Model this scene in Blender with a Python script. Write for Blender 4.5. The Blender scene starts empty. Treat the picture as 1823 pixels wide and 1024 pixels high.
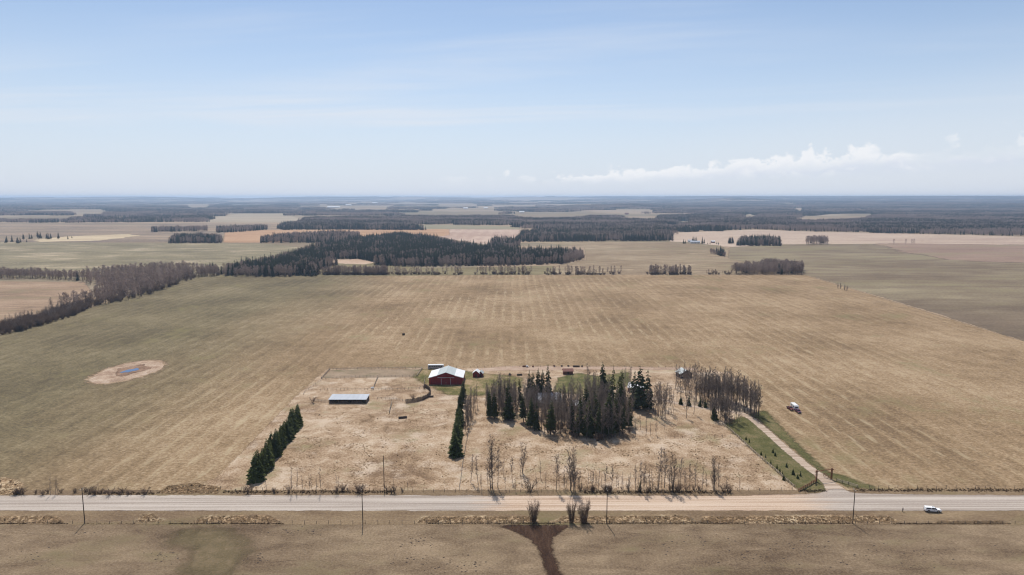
import bpy, bmesh, math, random
import numpy as np
from mathutils import Vector, Matrix, noise as mnoise

# ------------------------------------------------------------------ camera, sky, sun, exposure
S = bpy.context.scene
COL = S.collection
CAM_H, PITCH, FPX = 120.0, math.radians(7.54), 1216.0
cam_d = bpy.data.cameras.new('camera')
cam_d.sensor_width = 36.0
cam_d.lens = FPX / 1823.0 * 36.0
cam_d.clip_start, cam_d.clip_end = 1.0, 90000.0
cam = bpy.data.objects.new('camera', cam_d)
COL.objects.link(cam)
cam.location = (0, 0, CAM_H)
cam.rotation_euler = (math.radians(90) - PITCH, 0, 0)
S.camera = cam

SUN_EL, SUN_AZ = math.radians(57.0), math.radians(-11.0)     # azimuth measured from +Y towards +X
world = bpy.data.worlds.new('World')
S.world = world
world.use_nodes = True

def build_sky():
    nt = world.node_tree
    N, L = nt.nodes, nt.links
    N.clear()
    out = N.new('ShaderNodeOutputWorld')
    bg = N.new('ShaderNodeBackground')
    bg.inputs['Strength'].default_value = 0.110
    sky = N.new('ShaderNodeTexSky')
    sky.sky_type = 'NISHITA'
    sky.sun_disc = False
    sky.sun_elevation = SUN_EL
    sky.sun_rotation = SUN_AZ
    sky.altitude = 900
    sky.air_density = 1.0
    sky.dust_density = 0.8
    sky.ozone_density = 1.6
    tc = N.new('ShaderNodeTexCoord')
    sep = N.new('ShaderNodeSeparateXYZ')
    L.new(tc.outputs['Generated'], sep.inputs[0])
    def math_(op, a, b=None, c=None, clamp=False):
        m = N.new('ShaderNodeMath'); m.operation = op; m.use_clamp = clamp
        for i, v in enumerate((a, b, c)):
            if v is None: continue
            if isinstance(v, (int, float)): m.inputs[i].default_value = v
            else: L.new(v, m.inputs[i])
        return m.outputs[0]
    def rng(v, a, b, c=0.0, d=1.0):
        m = N.new('ShaderNodeMapRange'); m.interpolation_type = 'SMOOTHSTEP'
        L.new(v, m.inputs[0])
        for i, q in enumerate((a, b, c, d)): m.inputs[i + 1].default_value = q
        return m.outputs[0]
    def noise(vec, scale, detail, rough=0.55, dist=0.0):
        n = N.new('ShaderNodeTexNoise')
        n.inputs['Scale'].default_value = scale; n.inputs['Detail'].default_value = detail
        n.inputs['Roughness'].default_value = rough; n.inputs['Distortion'].default_value = dist
        L.new(vec, n.inputs['Vector'])
        return n.outputs[0]
    def comb(x, y, z):
        c = N.new('ShaderNodeCombineXYZ')
        for i, v in enumerate((x, y, z)):
            if isinstance(v, (int, float)): c.inputs[i].default_value = v
            else: L.new(v, c.inputs[i])
        return c.outputs[0]
    X, Y, Z = sep.outputs
    az = math_('ARCTAN2', X, Y)
    # thin high cirrus: a sheet far above, drawn out along one direction
    zc = math_('MAXIMUM', Z, 0.03)
    u = math_('DIVIDE', X, zc); v = math_('DIVIDE', Y, zc)
    cir = noise(comb(math_('MULTIPLY', u, 0.10), math_('MULTIPLY_ADD', u, 0.10, math_('MULTIPLY', v, 0.42)), 8.4), 1.0, 6, 0.6, 0.35)
    cirm = noise(comb(math_('MULTIPLY', u, 0.16), math_('MULTIPLY', v, 0.16), 5.5), 1.0, 2)
    cirrus = math_('MULTIPLY', rng(cir, 0.44, 0.76), rng(cirm, 0.42, 0.62))
    cirrus = math_('MULTIPLY', cirrus, rng(Z, 0.05, 0.12))
    # bank of fair-weather cumulus low over the mountains on the west side: level base, billowing top that climbs to the right
    azp = math_('MINIMUM', math_('MAXIMUM', az, 0.0), 0.8)
    lump = noise(comb(math_('MULTIPLY', az, 36.0), math_('MULTIPLY', Z, 44.0), 1.3), 1.0, 7, 0.60)
    lump2 = noise(comb(math_('MULTIPLY', az, 7.0), math_('MULTIPLY', Z, 26.0), 5.3), 1.0, 5, 0.55)
    top = math_('MULTIPLY_ADD', azp, 0.066, 0.029)
    top = math_('MULTIPLY_ADD', math_('SUBTRACT', lump, 0.5), 0.085, top)
    top = math_('MULTIPLY_ADD', math_('SUBTRACT', lump2, 0.5), 0.040, top)
    dep = math_('SUBTRACT', top, Z)                                                     # how far below the cloud top
    base = math_('MULTIPLY_ADD', azp, 0.020, 0.017)
    base = math_('MULTIPLY_ADD', math_('SUBTRACT', lump, 0.5), 0.016, base)
    cum = math_('MULTIPLY', rng(dep, -0.001, 0.008), rng(math_('SUBTRACT', Z, base), -0.006, 0.010))
    cum = math_('MULTIPLY', cum, rng(az, -0.14, 0.02))
    cum = math_('MULTIPLY', cum, rng(lump2, 0.36, 0.54, 0.12, 1.0))
    cum = math_('MULTIPLY', cum, rng(math_('MULTIPLY_ADD', dep, -6.0, lump), 0.18, 0.46, 0.25, 1.0))
    hh = math_('DIVIDE', Z, math_('MULTIPLY_ADD', azp, 0.080, 0.034))
    veil = math_('MULTIPLY', math_('MULTIPLY', rng(hh, 2.1, 0.9), rng(az, 0.0, 0.5)), 0.24)
    shade = math_('MULTIPLY_ADD', rng(dep, 0.002, 0.030), -0.55, math_('MULTIPLY', lump, 1.6))
    # pale air towards the horizon
    air = rng(Z, 0.27, -0.03)
    def mix(f, a, b):
        m = N.new('ShaderNodeMix'); m.data_type = 'RGBA'
        for sock, val in ((m.inputs[0], f), (m.inputs[6], a), (m.inputs[7], b)):
            if isinstance(val, (int, float)): sock.default_value = val
            elif isinstance(val, tuple): sock.default_value = (*val, 1)
            else: L.new(val, sock)
        return m.outputs[2]
    W = 7.1
    c = sky.outputs[0]
    c = mix(math_('MULTIPLY_ADD', air, 0.78, 0.10), c, (0.835 * W, 0.915 * W, 1.08 * W))
    c = mix(math_('MULTIPLY', cirrus, 0.9), c, (0.98 * W, 1.02 * W, 1.10 * W))
    c = mix(veil, c, (1.0 * W, 1.03 * W, 1.08 * W))
    cc = mix(rng(shade, 0.15, 0.75), (0.84 * W, 0.91 * W, 1.06 * W), (1.20 * W, 1.20 * W, 1.22 * W))
    c = mix(math_('MULTIPLY', cum, 0.72), c, cc)
    L.new(c, bg.inputs['Color'])
    L.new(bg.outputs[0], out.inputs['Surface'])
build_sky()

sun_d = bpy.data.lights.new('sun', 'SUN')
sun_d.energy = 4.5
sun_d.angle = math.radians(0.53)
sun_d.color = (1.0, 0.955, 0.89)
sun = bpy.data.objects.new('sun', sun_d)
COL.objects.link(sun)
sun.location = (0, 0, 300)
_sd = Vector((math.sin(SUN_AZ) * math.cos(SUN_EL), math.cos(SUN_AZ) * math.cos(SUN_EL), math.sin(SUN_EL)))
sun.rotation_euler = _sd.to_track_quat('Z', 'Y').to_euler()

S.view_settings.view_transform = 'Standard'
S.view_settings.look = 'None'
S.view_settings.exposure = 0.03
S.view_settings.gamma = 1.0
S.view_settings.use_curve_mapping = False
S.render.engine = 'CYCLES'
S.cycles.max_bounces = 5
S.cycles.diffuse_bounces = 2
S.cycles.transparent_max_bounces = 12
S.cycles.volume_bounces = 0
S.cycles.use_denoising = True
S.cycles.denoiser = 'OPENIMAGEDENOISE'
S.cycles.denoising_input_passes = 'RGB_ALBEDO_NORMAL'
S.cycles.pixel_filter_type = 'BLACKMAN_HARRIS'
S.cycles.filter_width = 1.15
S.cycles.caustics_reflective = S.cycles.caustics_refractive = False

# ------------------------------------------------------------------ helpers
R = random.Random(7)

def P(px, py, z=0.0):
    """ground point (height z) seen at that place of the 1823 x 1024 photograph"""
    a = PITCH + math.atan((py - 512.0) / FPX)
    y = (CAM_H - z) / math.tan(a)
    d = y * math.cos(PITCH) + (CAM_H - z) * math.sin(PITCH)
    return ((px - 911.5) / FPX * d, y)
def topx(x, y, z=0):
    h = CAM_H - z; d = y * math.cos(PITCH) + h * math.sin(PITCH); v = h * math.cos(PITCH) - y * math.sin(PITCH)
    return 911.5 + FPX * x / d, 512 + FPX * v / d
def PL(pts): return [P(*p) for p in pts]
def ppm(py):                                    # vertical photograph pixels per metre standing at that row
    y = P(911, py)[1]
    return FPX * math.cos(math.atan(CAM_H / y)) / math.hypot(y, CAM_H) * 1.02

def tag(o, label=None, cat=None, group=None, kind=None):
    if label: o['label'] = label
    if cat: o['category'] = cat
    if group: o['group'] = group
    if kind: o['kind'] = kind
    return o
def empty(name, loc=(0, 0, 0), rz=0.0):
    o = bpy.data.objects.new(name, None)
    o.location = loc if len(loc) == 3 else (*loc, 0)
    o.rotation_euler = (0, 0, rz)
    o.empty_display_size = 0.5
    COL.objects.link(o)
    return o
def link(name, mesh, parent=None):
    o = bpy.data.objects.new(name, mesh)
    o.parent = parent
    COL.objects.link(o)
    return o

class MB:
    """collects shapes for one mesh"""
    def __init__(s): s.v, s.f, s.m = [], [], []
    def add(s, v, f, mi=0):
        b = len(s.v); s.v += [tuple(p) for p in v]; s.f += [tuple(i + b for i in q) for q in f]; s.m += [mi] * len(f)
        return s
    def box(s, x0, x1, y0, y1, z0, z1, mi=0):
        v = [(x, y, z) for z in (z0, z1) for y in (y0, y1) for x in (x0, x1)]
        return s.add(v, [(0, 2, 3, 1), (4, 5, 7, 6), (0, 1, 5, 4), (2, 6, 7, 3), (0, 4, 6, 2), (1, 3, 7, 5)], mi)
    def bar(s, a, b, w, h=None, n=4, w2=None, mi=0):
        """tapered prism from a to b"""
        a, b = Vector(a), Vector(b); d = (b - a).normalized()
        up = Vector((0, 0, 1)) if abs(d.z) < 0.9 else Vector((1, 0, 0))
        x = d.cross(up).normalized(); y = x.cross(d)
        h = h or w; w2 = w if w2 is None else w2; k = w2 / w
        v = []
        for p, q in ((a, 1), (b, k)):
            for i in range(n):
                t = 2 * math.pi * (i + 0.5) / n
                v.append(p + (x * math.cos(t) * w + y * math.sin(t) * h) * q / (2 * math.cos(math.pi / n)))
        f = [(i, (i + 1) % n, n + (i + 1) % n, n + i) for i in range(n)] + [tuple(range(n))[::-1], tuple(range(n, 2 * n))]
        return s.add(v, f, mi)
    def prism(s, poly, y0, y1, mi=0):
        """x-z outline pushed along y"""
        n = len(poly)
        v = [(x, y0, z) for x, z in poly] + [(x, y1, z) for x, z in poly]
        f = [tuple(range(n)), tuple(range(2 * n - 1, n - 1, -1))] + [(i, n + i, n + (i + 1) % n, (i + 1) % n) for i in range(n)]
        return s.add(v, f, mi)
    def mesh(s, name, *mats, smooth=False):
        me = bpy.data.meshes.new(name)
        me.from_pydata(s.v, [], s.f)
        for m in mats: me.materials.append(m)
        if len(mats) > 1: me.polygons.foreach_set('material_index', s.m)
        if smooth: me.polygons.foreach_set('use_smooth', [True] * len(s.f))
        bm = bmesh.new(); bm.from_mesh(me); bmesh.ops.recalc_face_normals(bm, faces=bm.faces); bm.to_mesh(me); bm.free()
        me.update()
        return me
    def build(s, name, mat, parent=None, smooth=False):
        return link(name, s.mesh(name, *(mat if isinstance(mat, (list, tuple)) else (mat,)), smooth=smooth), parent)

def lin(r, g, b, k=1.0):
    f = lambda c: (c / 255 / 12.92 if c / 255 <= 0.04045 else ((c / 255 + 0.055) / 1.055) ** 2.4)
    return (f(r) * k, f(g) * k, f(b) * k)
ORD = ['first', 'second', 'third', 'fourth', 'fifth', 'sixth', 'seventh', 'eighth', 'ninth', 'tenth', 'eleventh', 'twelfth',
       'thirteenth', 'fourteenth', 'fifteenth', 'sixteenth', 'seventeenth', 'eighteenth', 'nineteenth', 'twentieth',
       'twenty-first', 'twenty-second', 'twenty-third', 'twenty-fourth', 'twenty-fifth', 'twenty-sixth', 'twenty-seventh', 'twenty-eighth', 'twenty-ninth', 'thirtieth'] + ['thirty-' + q for q in ('first', 'second', 'third', 'fourth', 'fifth', 'sixth', 'seventh', 'eighth', 'ninth')] + ['fortieth'] + ['forty-' + q for q in ('first', 'second', 'third', 'fourth', 'fifth', 'sixth', 'seventh', 'eighth', 'ninth')]

# ------------------------------------------------------------------ materials
class NT:
    def __init__(s, name):
        s.mat = bpy.data.materials.new(name); s.mat.use_nodes = True
        s.t = s.mat.node_tree; s.t.nodes.clear()
        s.out = s.n('OutputMaterial')
        s.tc = s.n('TexCoord'); s.obj = s.tc.outputs['Object']
    def n(s, k): return s.t.nodes.new('ShaderNode' + k)
    def set(s, sock, v):
        if v is None: return
        if isinstance(v, (int, float)): sock.default_value = v
        elif isinstance(v, tuple): sock.default_value = (*v, 1) if len(v) == 3 and sock.type == 'RGBA' else v
        else: s.t.links.new(v, sock)
    def math(s, op, a, b=None, c=None, clamp=False):
        m = s.n('Math'); m.operation = op; m.use_clamp = clamp
        for i, v in enumerate((a, b, c)): s.set(m.inputs[i], v)
        return m.outputs[0]
    def rng(s, v, a, b, c=0.0, d=1.0):
        m = s.n('MapRange'); m.interpolation_type = 'SMOOTHSTEP'
        for i, q in enumerate((v, a, b, c, d)): s.set(m.inputs[i], q)
        return m.outputs[0]
    def scale(s, v, k, off=(0, 0, 0), rz=0.0):
        m = s.n('Mapping'); s.set(m.inputs['Vector'], v)
        m.inputs['Scale'].default_value = k; m.inputs['Location'].default_value = off; m.inputs['Rotation'].default_value = (0, 0, rz)
        return m.outputs[0]
    def noise(s, v, scale, detail=3, rough=0.55, dist=0.0):
        m = s.n('TexNoise'); s.set(m.inputs['Vector'], v)
        for k, q in (('Scale', scale), ('Detail', detail), ('Roughness', rough), ('Distortion', dist)): m.inputs[k].default_value = q
        return m.outputs[0]
    def mix(s, f, a, b, mode='MIX'):
        m = s.n('Mix'); m.data_type = 'RGBA'; m.blend_type = mode
        s.set(m.inputs[0], f); s.set(m.inputs[6], a); s.set(m.inputs[7], b)
        return m.outputs[2]
    def ramp(s, f, cols):
        m = s.n('ValToRGB'); s.set(m.inputs[0], f); e = m.color_ramp.elements
        while len(e) < len(cols): e.new(0.5)
        for i, c in enumerate(cols):
            e[i].position = i / (len(cols) - 1); e[i].color = (*c, 1)
        return m.outputs[0]
    def bump(s, h, strength, dist=0.3):
        b = s.n('Bump'); b.inputs['Strength'].default_value = strength; b.inputs['Distance'].default_value = dist
        s.set(b.inputs['Height'], h)
        return b.outputs[0]
    def done(s, col, rough=0.9, normal=None, alpha=None, metal=0.0, spec=0.2):
        p = s.n('BsdfPrincipled')
        s.set(p.inputs['Base Color'], col); s.set(p.inputs['Roughness'], rough); s.set(p.inputs['Metallic'], metal)
        p.inputs['Specular IOR Level'].default_value = spec
        if normal is not None: s.set(p.inputs['Normal'], normal)
        if alpha is not None: s.set(p.inputs['Alpha'], alpha)
        s.t.links.new(p.outputs[0], s.out.inputs['Surface'])
        return s.mat

GK = 0.655       # albedo against the sunlit colours of dry ground
def G(r, g, b): return lin(r, g, b, GK)

def ground_mat(name, cols, green=None, greenf=(0.5, 0.7), pale=None, palef=(0.58, 0.7), big=70, mid=11, fine=1.1, an=(1, 1, 1), rz=0.0,
               stripes=None, swathc=None, xgrad=None, edge=None, edge_scale=4.0, contrast=(0.36, 0.64), off=0.0, bump=0.6, clod=None, soft=0.3, wt=(0.30, 0.30, 0.40)):
    n = NT(name)
    co = n.scale(n.obj, (1, 1, 1), (off, off * 1.7, 0), rz)
    ca = n.scale(co, an)
    n1 = n.noise(ca, 1 / big, 3); n2 = n.noise(ca, 1 / mid, 4, 0.6, 0.4); n3 = n.noise(co, 1 / fine, 4, 0.75)
    f = n.math('MULTIPLY', n1, wt[0]); f = n.math('MULTIPLY_ADD', n2, wt[1], f); f = n.math('MULTIPLY_ADD', n3, wt[2], f)
    if stripes:
        for (axis, width, amp, warp, soft) in stripes:
            sp = n.n('SeparateXYZ'); n.set(sp.inputs[0], n.obj)
            wv = n.math('MULTIPLY_ADD', n.noise(n.obj, 1 / 120, 2), warp, sp.outputs[axis])
            ph = n.math('SINE', n.math('MULTIPLY', wv, 2 * math.pi / width))
            # the swaths come and go along their length
            k = (1 / 9, 1 / 60, 1) if axis == 0 else (1 / 60, 1 / 9, 1)
            on = n.rng(n.noise(n.scale(n.obj, k), 1.0, 3), 0.36, 0.62)
            on2 = n.rng(n.noise(n.obj, 1 / 150, 2), 0.34, 0.56, 0.25, 1.0)
            f = n.math('MULTIPLY_ADD', n.math('MULTIPLY', n.math('MULTIPLY', n.rng(ph, -soft, soft, -1, 1), on), on2), amp, f)
            if width > 9:
                swath = n.math('MULTIPLY', n.math('MULTIPLY', n.rng(ph, 0.35, 0.85), n.rng(n.noise(n.scale(n.obj, (1 / 3, 1 / 14, 1)), 1.0, 4), 0.42, 0.64)), n.rng(n.noise(n.obj, 1 / 110, 3), 0.40, 0.60, 0.0, 1.0))
                swath = n.math('MULTIPLY', swath, n.math('MULTIPLY', n.rng(sp.outputs[0], -260, -120, 0.25, 1.0), n.rng(sp.outputs[0], 330, 170, 0.30, 1.0)))
    f = n.rng(f, *contrast)
    c = n.ramp(f, cols)
    if xgrad:
        axis, a, b, gcols, wob = xgrad
        sp = n.n('SeparateXYZ'); n.set(sp.inputs[0], n.obj)
        g = n.rng(n.math('MULTIPLY_ADD', n.noise(n.scale(n.obj, (1 / 60, 1 / 200, 1)), 1.0, 4), wob, sp.outputs[axis]), a + wob / 2, b + wob / 2)
        c = n.mix(g, c, n.ramp(f, gcols))
    if swathc is not None: c = n.mix(n.math('MULTIPLY', swath, 0.62), c, swathc)
    if green is not None:
        g = n.math('MULTIPLY_ADD', n.noise(n.scale(ca, (1, 1, 1), (31, 7, 0)), 1 / (big * 0.7), 4, 0.6), 0.7, n.math('MULTIPLY', n2, 0.3))
        c = n.mix(n.rng(g, *greenf, 0.0, 0.85), c, green)
    if pale is not None:
        g = n.math('MULTIPLY_ADD', n.noise(n.scale(ca, (1, 1, 1), (-11, 17, 0)), 1 / (mid * 2.2), 5, 0.65), 0.75, n.math('MULTIPLY', n3, 0.25))
        c = n.mix(n.rng(g, *palef, 0.0, 0.85), c, pale)
    if clod is not None:
        g = n.noise(n.scale(co, (1, 1, 1), (5, 3, 0)), 1 / 0.7, 2, 0.6)
        g2 = n.noise(n.scale(co, (1, 1, 1), (15, 3, 0)), 1 / 24, 3, 0.6)
        c = n.mix(n.math('MULTIPLY', n.rng(g, 0.62, 0.72), n.rng(g2, 0.48, 0.62)), c, clod)
    al = None
    if edge:
        at = n.n('Attribute'); at.attribute_name = 'inside'
        e = n.math('MULTIPLY_ADD', n.math('SUBTRACT', n.noise(co, 1 / edge_scale, 4, 0.65), 0.5), edge * 3.2, at.outputs['Fac'])
        al = n.rng(e, -soft * edge, soft * edge)
    nm = n.bump(n.math('MULTIPLY_ADD', n3, 0.6, n2), bump, 0.5) if bump else None
    return n.done(c, 0.95, nm, al, spec=0.05)

def plain(name, col, rough=0.7, metal=0.0, var=0.25, scale=1.5, spec=0.3, bump=0.0, streak=None):
    n = NT(name)
    a = n.noise(n.scale(n.obj, streak or (1, 1, 1)), scale, 5, 0.65)
    c = n.mix(n.rng(a, 0.3, 0.75), tuple(q * (1 - var) for q in col), tuple(min(1, q * (1 + var)) for q in col))
    return n.done(c, rough, n.bump(a, bump, 0.05) if bump else None, metal=metal, spec=spec)

def foliage(name, c0, c1, c2, rough=0.85, tr=0.0, scale=0.9, thin=0.0):
    """leaf or twig colour: varies from tree to tree and clump to clump"""
    n = NT(name)
    oi = n.n('ObjectInfo')
    a = n.noise(n.obj, scale, 3, 0.6)
    f = n.math('MULTIPLY_ADD', oi.outputs['Random'], 0.55, n.math('MULTIPLY', a, 0.5))
    c = n.ramp(f, (c0, c1, c2))
    m = n.done(c, rough, spec=0.12)
    if thin:
        t = n.t; p = [q for q in t.nodes if q.type == 'BSDF_PRINCIPLED'][0]
        tl_ = t.nodes.new('ShaderNodeBsdfTranslucent'); mx = t.nodes.new('ShaderNodeMixShader'); mx.inputs[0].default_value = thin
        t.links.new(c, tl_.inputs[0]); t.links.new(p.outputs[0], mx.inputs[1]); t.links.new(tl_.outputs[0], mx.inputs[2]); t.links.new(mx.outputs[0], n.out.inputs[0])
    return m

M = {}
M['spruce'] = foliage('spruce_needles', (0.022, 0.026, 0.008), (0.044, 0.049, 0.013), (0.082, 0.080, 0.024))
M['windbreak'] = foliage('windbreak_needles', (0.026, 0.034, 0.009), (0.048, 0.058, 0.014), (0.088, 0.096, 0.024))
M['pine'] = foliage('pine_needles', (0.022, 0.028, 0.011), (0.040, 0.046, 0.017), (0.062, 0.066, 0.024))
M['twig'] = foliage('bare_twigs', (0.14, 0.105, 0.084), (0.21, 0.165, 0.136), (0.29, 0.235, 0.200), thin=0.32)
M['shrubtwig'] = foliage('shrub_twigs', (0.085, 0.056, 0.044), (0.135, 0.095, 0.074), (0.20, 0.145, 0.112), thin=0.4)
M['bark'] = plain('aspen_bark', (0.13, 0.105, 0.088), 0.9, var=0.45, scale=1.2, streak=(1, 1, 0.4))
M['sprucebark'] = plain('spruce_bark', (0.085, 0.062, 0.048), 0.95, var=0.4)
M['fartwig'] = foliage('far_bare_twigs', (0.15, 0.105, 0.085), (0.25, 0.185, 0.155), (0.36, 0.28, 0.235), scale=0.1, thin=0.5)
M['farspruce'] = foliage('far_spruce_needles', (0.014, 0.021, 0.010), (0.026, 0.034, 0.014), (0.048, 0.054, 0.021), scale=0.1)
M['post'] = plain('weathered_wood', (0.17, 0.135, 0.105), 0.9, var=0.35, scale=4)
M['pole'] = plain('pole_wood', (0.085, 0.062, 0.045), 0.9, var=0.3, scale=3)
M['log'] = plain('stained_log', (0.20, 0.085, 0.040), 0.8, var=0.35, scale=4)
M['rail'] = plain('peeled_rail', (0.42, 0.34, 0.26), 0.9, var=0.3, scale=4)
M['board'] = plain('grey_boards', (0.11, 0.082, 0.065), 0.9, var=0.4, scale=2)
M['insul'] = plain('insulator', (0.5, 0.5, 0.48), 0.4)
M['galv'] = plain('galvanised_metal', (0.36, 0.385, 0.42), 0.55, metal=0.0, var=0.10, scale=0.5, streak=(1, 0.1, 1))
M['whiteroof'] = plain('white_roof_metal', (0.66, 0.66, 0.66), 0.6, var=0.08, scale=0.6)
M['greyroof'] = plain('grey_roof_metal', (0.40, 0.43, 0.42), 0.5, var=0.08, scale=0.5, streak=(1, 0.1, 1))
M['shingle'] = plain('pale_shingles', (0.44, 0.44, 0.46), 0.85, var=0.18, scale=3)
M['red'] = plain('red_barn_paint', (0.22, 0.020, 0.020), 0.75, var=0.22, scale=0.9, streak=(3, 3, 0.3))
M['darkred'] = plain('dark_red_paint', (0.13, 0.022, 0.022), 0.8, var=0.25, scale=1.5)
M['rust'] = plain('rust_brown', (0.17, 0.070, 0.045), 0.85, var=0.35, scale=1.5)
M['rustroof'] = plain('rusty_roof', (0.26, 0.12, 0.09), 0.8, var=0.25, scale=2)
M['trim'] = plain('white_trim', (0.72, 0.71, 0.69), 0.6, var=0.06)
M['darkwood'] = plain('dark_wood', (0.055, 0.042, 0.036), 0.9, var=0.3)
M['black'] = plain('black_rubber', (0.018, 0.018, 0.02), 0.8, var=0.2)
M['steel'] = plain('steel', (0.45, 0.45, 0.46), 0.35, metal=0.8, var=0.1)
M['glass'] = plain('dark_glass', (0.02, 0.025, 0.03), 0.08, var=0.1, spec=0.6)
M['carwhite'] = plain('white_car_paint', (0.80, 0.80, 0.80), 0.25, var=0.03, spec=0.5)
M['maroon'] = plain('maroon_car_paint', (0.10, 0.022, 0.045), 0.3, var=0.1, spec=0.5)
M['cream'] = plain('cream_siding', (0.72, 0.72, 0.70), 0.5, var=0.04)
M['tealpale'] = plain('pale_panel', (0.60, 0.68, 0.66), 0.5, var=0.05)
M['lamp_red'] = plain('tail_lamp', (0.30, 0.01, 0.01), 0.3, var=0.1)
M['lamp_clear'] = plain('head_lamp', (0.6, 0.6, 0.58), 0.2, var=0.1)
M['straw'] = foliage('dry_grass', G(150, 122, 92), G(206, 178, 142), G(236, 214, 180), scale=0.2, thin=0.55)
M['weed'] = foliage('dark_weeds', G(70, 52, 42), G(104, 82, 62), G(140, 115, 88), scale=0.2)
M['soil'] = plain('dark_soil', (0.070, 0.050, 0.038), 0.95, var=0.35, scale=3)
M['hay'] = plain('old_hay', (0.030, 0.022, 0.016), 0.95, var=0.3, scale=3)

# ------------------------------------------------------------------ the land
def sstep(a, b, x):
    t = np.clip((x - a) / (b - a), 0, 1)
    return t * t * (3 - 2 * t)
def land(x, y):
    """height of the land: level near by, low hills far off, higher to the west"""
    x = np.asarray(x, float); y = np.asarray(y, float)
    r = np.hypot(x, y); az = np.arctan2(x, y)
    rise = sstep(5500, 19000, r)
    amp = 14 + 26 * sstep(-0.45, -0.05, az) + 34 * sstep(0.0, 0.30, az)
    roll = 1 + 0.28 * np.sin(x / 1300 + 1.1) * np.sin(y / 2100 + 0.4) + 0.16 * np.sin(x / 610 + y / 1700)
    h = amp * rise * roll
    h += 44 * np.exp(-((az - 0.315) / 0.040) ** 2 - ((r - 14500) / 2600) ** 2)
    h += 36 * np.exp(-((az - 0.100) / 0.035) ** 2 - ((r - 8200) / 900) ** 2)
    h += 26 * np.exp(-((az - 0.165) / 0.035) ** 2 - ((r - 8000) / 900) ** 2)
    h += 24 * np.exp(-((az + 0.09) / 0.05) ** 2 - ((r - 16000) / 2600) ** 2)
    h += 16 * np.exp(-((az + 0.42) / 0.03) ** 2 - ((r - 17000) / 2600) ** 2)
    h += 82 * sstep(16500, 22500, r) * (1 + 0.16 * np.sin(az * 23 + 0.6) + 0.10 * np.sin(az * 61 + r / 900))
    return np.minimum(h, 134.0)

def grid_mesh(name, vx, vy, faces, z, mat, inside=None):
    me = bpy.data.meshes.new(name)
    zz = land(vx, vy) + z
    me.from_pydata(np.stack([vx, vy, zz], 1).tolist(), [], faces)
    if inside is not None:
        a = me.attributes.new('inside', 'FLOAT', 'POINT'); a.data.foreach_set('value', inside.astype(np.float32))
    me.polygons.foreach_set('use_smooth', [True] * len(me.polygons))
    me.materials.append(mat)
    return link(name, me)

def inpoly(x, y, poly):
    x = np.asarray(x, float); y = np.asarray(y, float)
    c = np.zeros(x.shape, bool); n = len(poly)
    for i in range(n):
        (x0, y0), (x1, y1) = poly[i], poly[(i + 1) % n]
        if y0 == y1: continue
        c ^= ((y0 > y) != (y1 > y)) & (x < (x1 - x0) * (y - y0) / (y1 - y0) + x0)
    return c
def sdist(x, y, poly):
    d = np.full(x.shape, 1e12); n = len(poly)
    for i in range(n):
        (x0, y0), (x1, y1) = poly[i], poly[(i + 1) % n]
        dx, dy = x1 - x0, y1 - y0
        t = np.clip(((x - x0) * dx + (y - y0) * dy) / max(dx * dx + dy * dy, 1e-9), 0, 1)
        d = np.minimum(d, (x - x0 - t * dx) ** 2 + (y - y0 - t * dy) ** 2)
    d = np.sqrt(d)
    return np.where(inpoly(x, y, poly), d, -d)

def sheet(name, poly, z, mat, res, edge, label=None):
    xs = [p[0] for p in poly]; ys = [p[1] for p in poly]
    m = edge * 1.4
    nx = max(2, int((max(xs) - min(xs) + 2 * m) / res) + 2); ny = max(2, int((max(ys) - min(ys) + 2 * m) / res) + 2)
    gx, gy = np.meshgrid(min(xs) - m + np.arange(nx) * res, min(ys) - m + np.arange(ny) * res)
    d = sdist(gx, gy, poly)
    keep = d > -m
    cell = keep[:-1, :-1] | keep[1:, :-1] | keep[:-1, 1:] | keep[1:, 1:]
    idx = -np.ones(gx.shape, int)
    used = np.zeros(gx.shape, bool)
    for a in (0, 1):
        for b in (0, 1): used[a:ny - 1 + a, b:nx - 1 + b] |= cell
    idx[used] = np.arange(used.sum())
    j, i = np.nonzero(cell)
    faces = np.stack([idx[j, i], idx[j, i + 1], idx[j + 1, i + 1], idx[j + 1, i]], 1).tolist()
    o = grid_mesh(name, gx[used], gy[used], faces, z, mat, d[used])
    return tag(o, label, None, None, 'structure')

# base sheet out to the horizon
far_cols = (G(128, 112, 92), G(158, 140, 114), G(182, 160, 132), G(205, 184, 158))
def far_ground():
    n = NT('far_farmland')
    v = n.n('TexVoronoi'); v.feature = 'F1'; v.inputs['Scale'].default_value = 1.0
    v.distance = 'CHEBYCHEV'
    n.set(v.inputs['Vector'], n.scale(n.obj, (1 / 900, 1 / 620, 1)))
    sp = n.n('SeparateColor'); n.set(sp.inputs[0], v.outputs['Color'])
    a = n.noise(n.scale(n.obj, (1 / 420, 1 / 160, 1)), 1.0, 5, 0.6)
    f = n.math('MULTIPLY_ADD', sp.outputs[0], 0.75, n.math('MULTIPLY', a, 0.3))
    c = n.ramp(f, (G(120, 112, 90), G(160, 142, 116), G(196, 170, 142), G(140, 128, 100), G(212, 192, 168)))
    f3 = n.noise(n.obj, 0.8, 3)
    c = n.mix(n.math('MULTIPLY', f3, 0.35), c, G(110, 92, 74))
    return n.done(c, 0.95, spec=0.05)
rings = [0] + list(np.geomspace(60, 23500, 70))
na = 240
vx, vy, faces = [0.0], [0.0], []
for r in rings[1:]:
    for k in range(na):
        t = 2 * math.pi * k / na
        vx.append(r * math.sin(t)); vy.append(r * math.cos(t))
for k in range(na): faces.append((0, 1 + k, 1 + (k + 1) % na))
for q in range(len(rings) - 2):
    b = 1 + q * na
    for k in range(na): faces.append((b + k, b + na + k, b + na + (k + 1) % na, b + (k + 1) % na))
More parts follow.
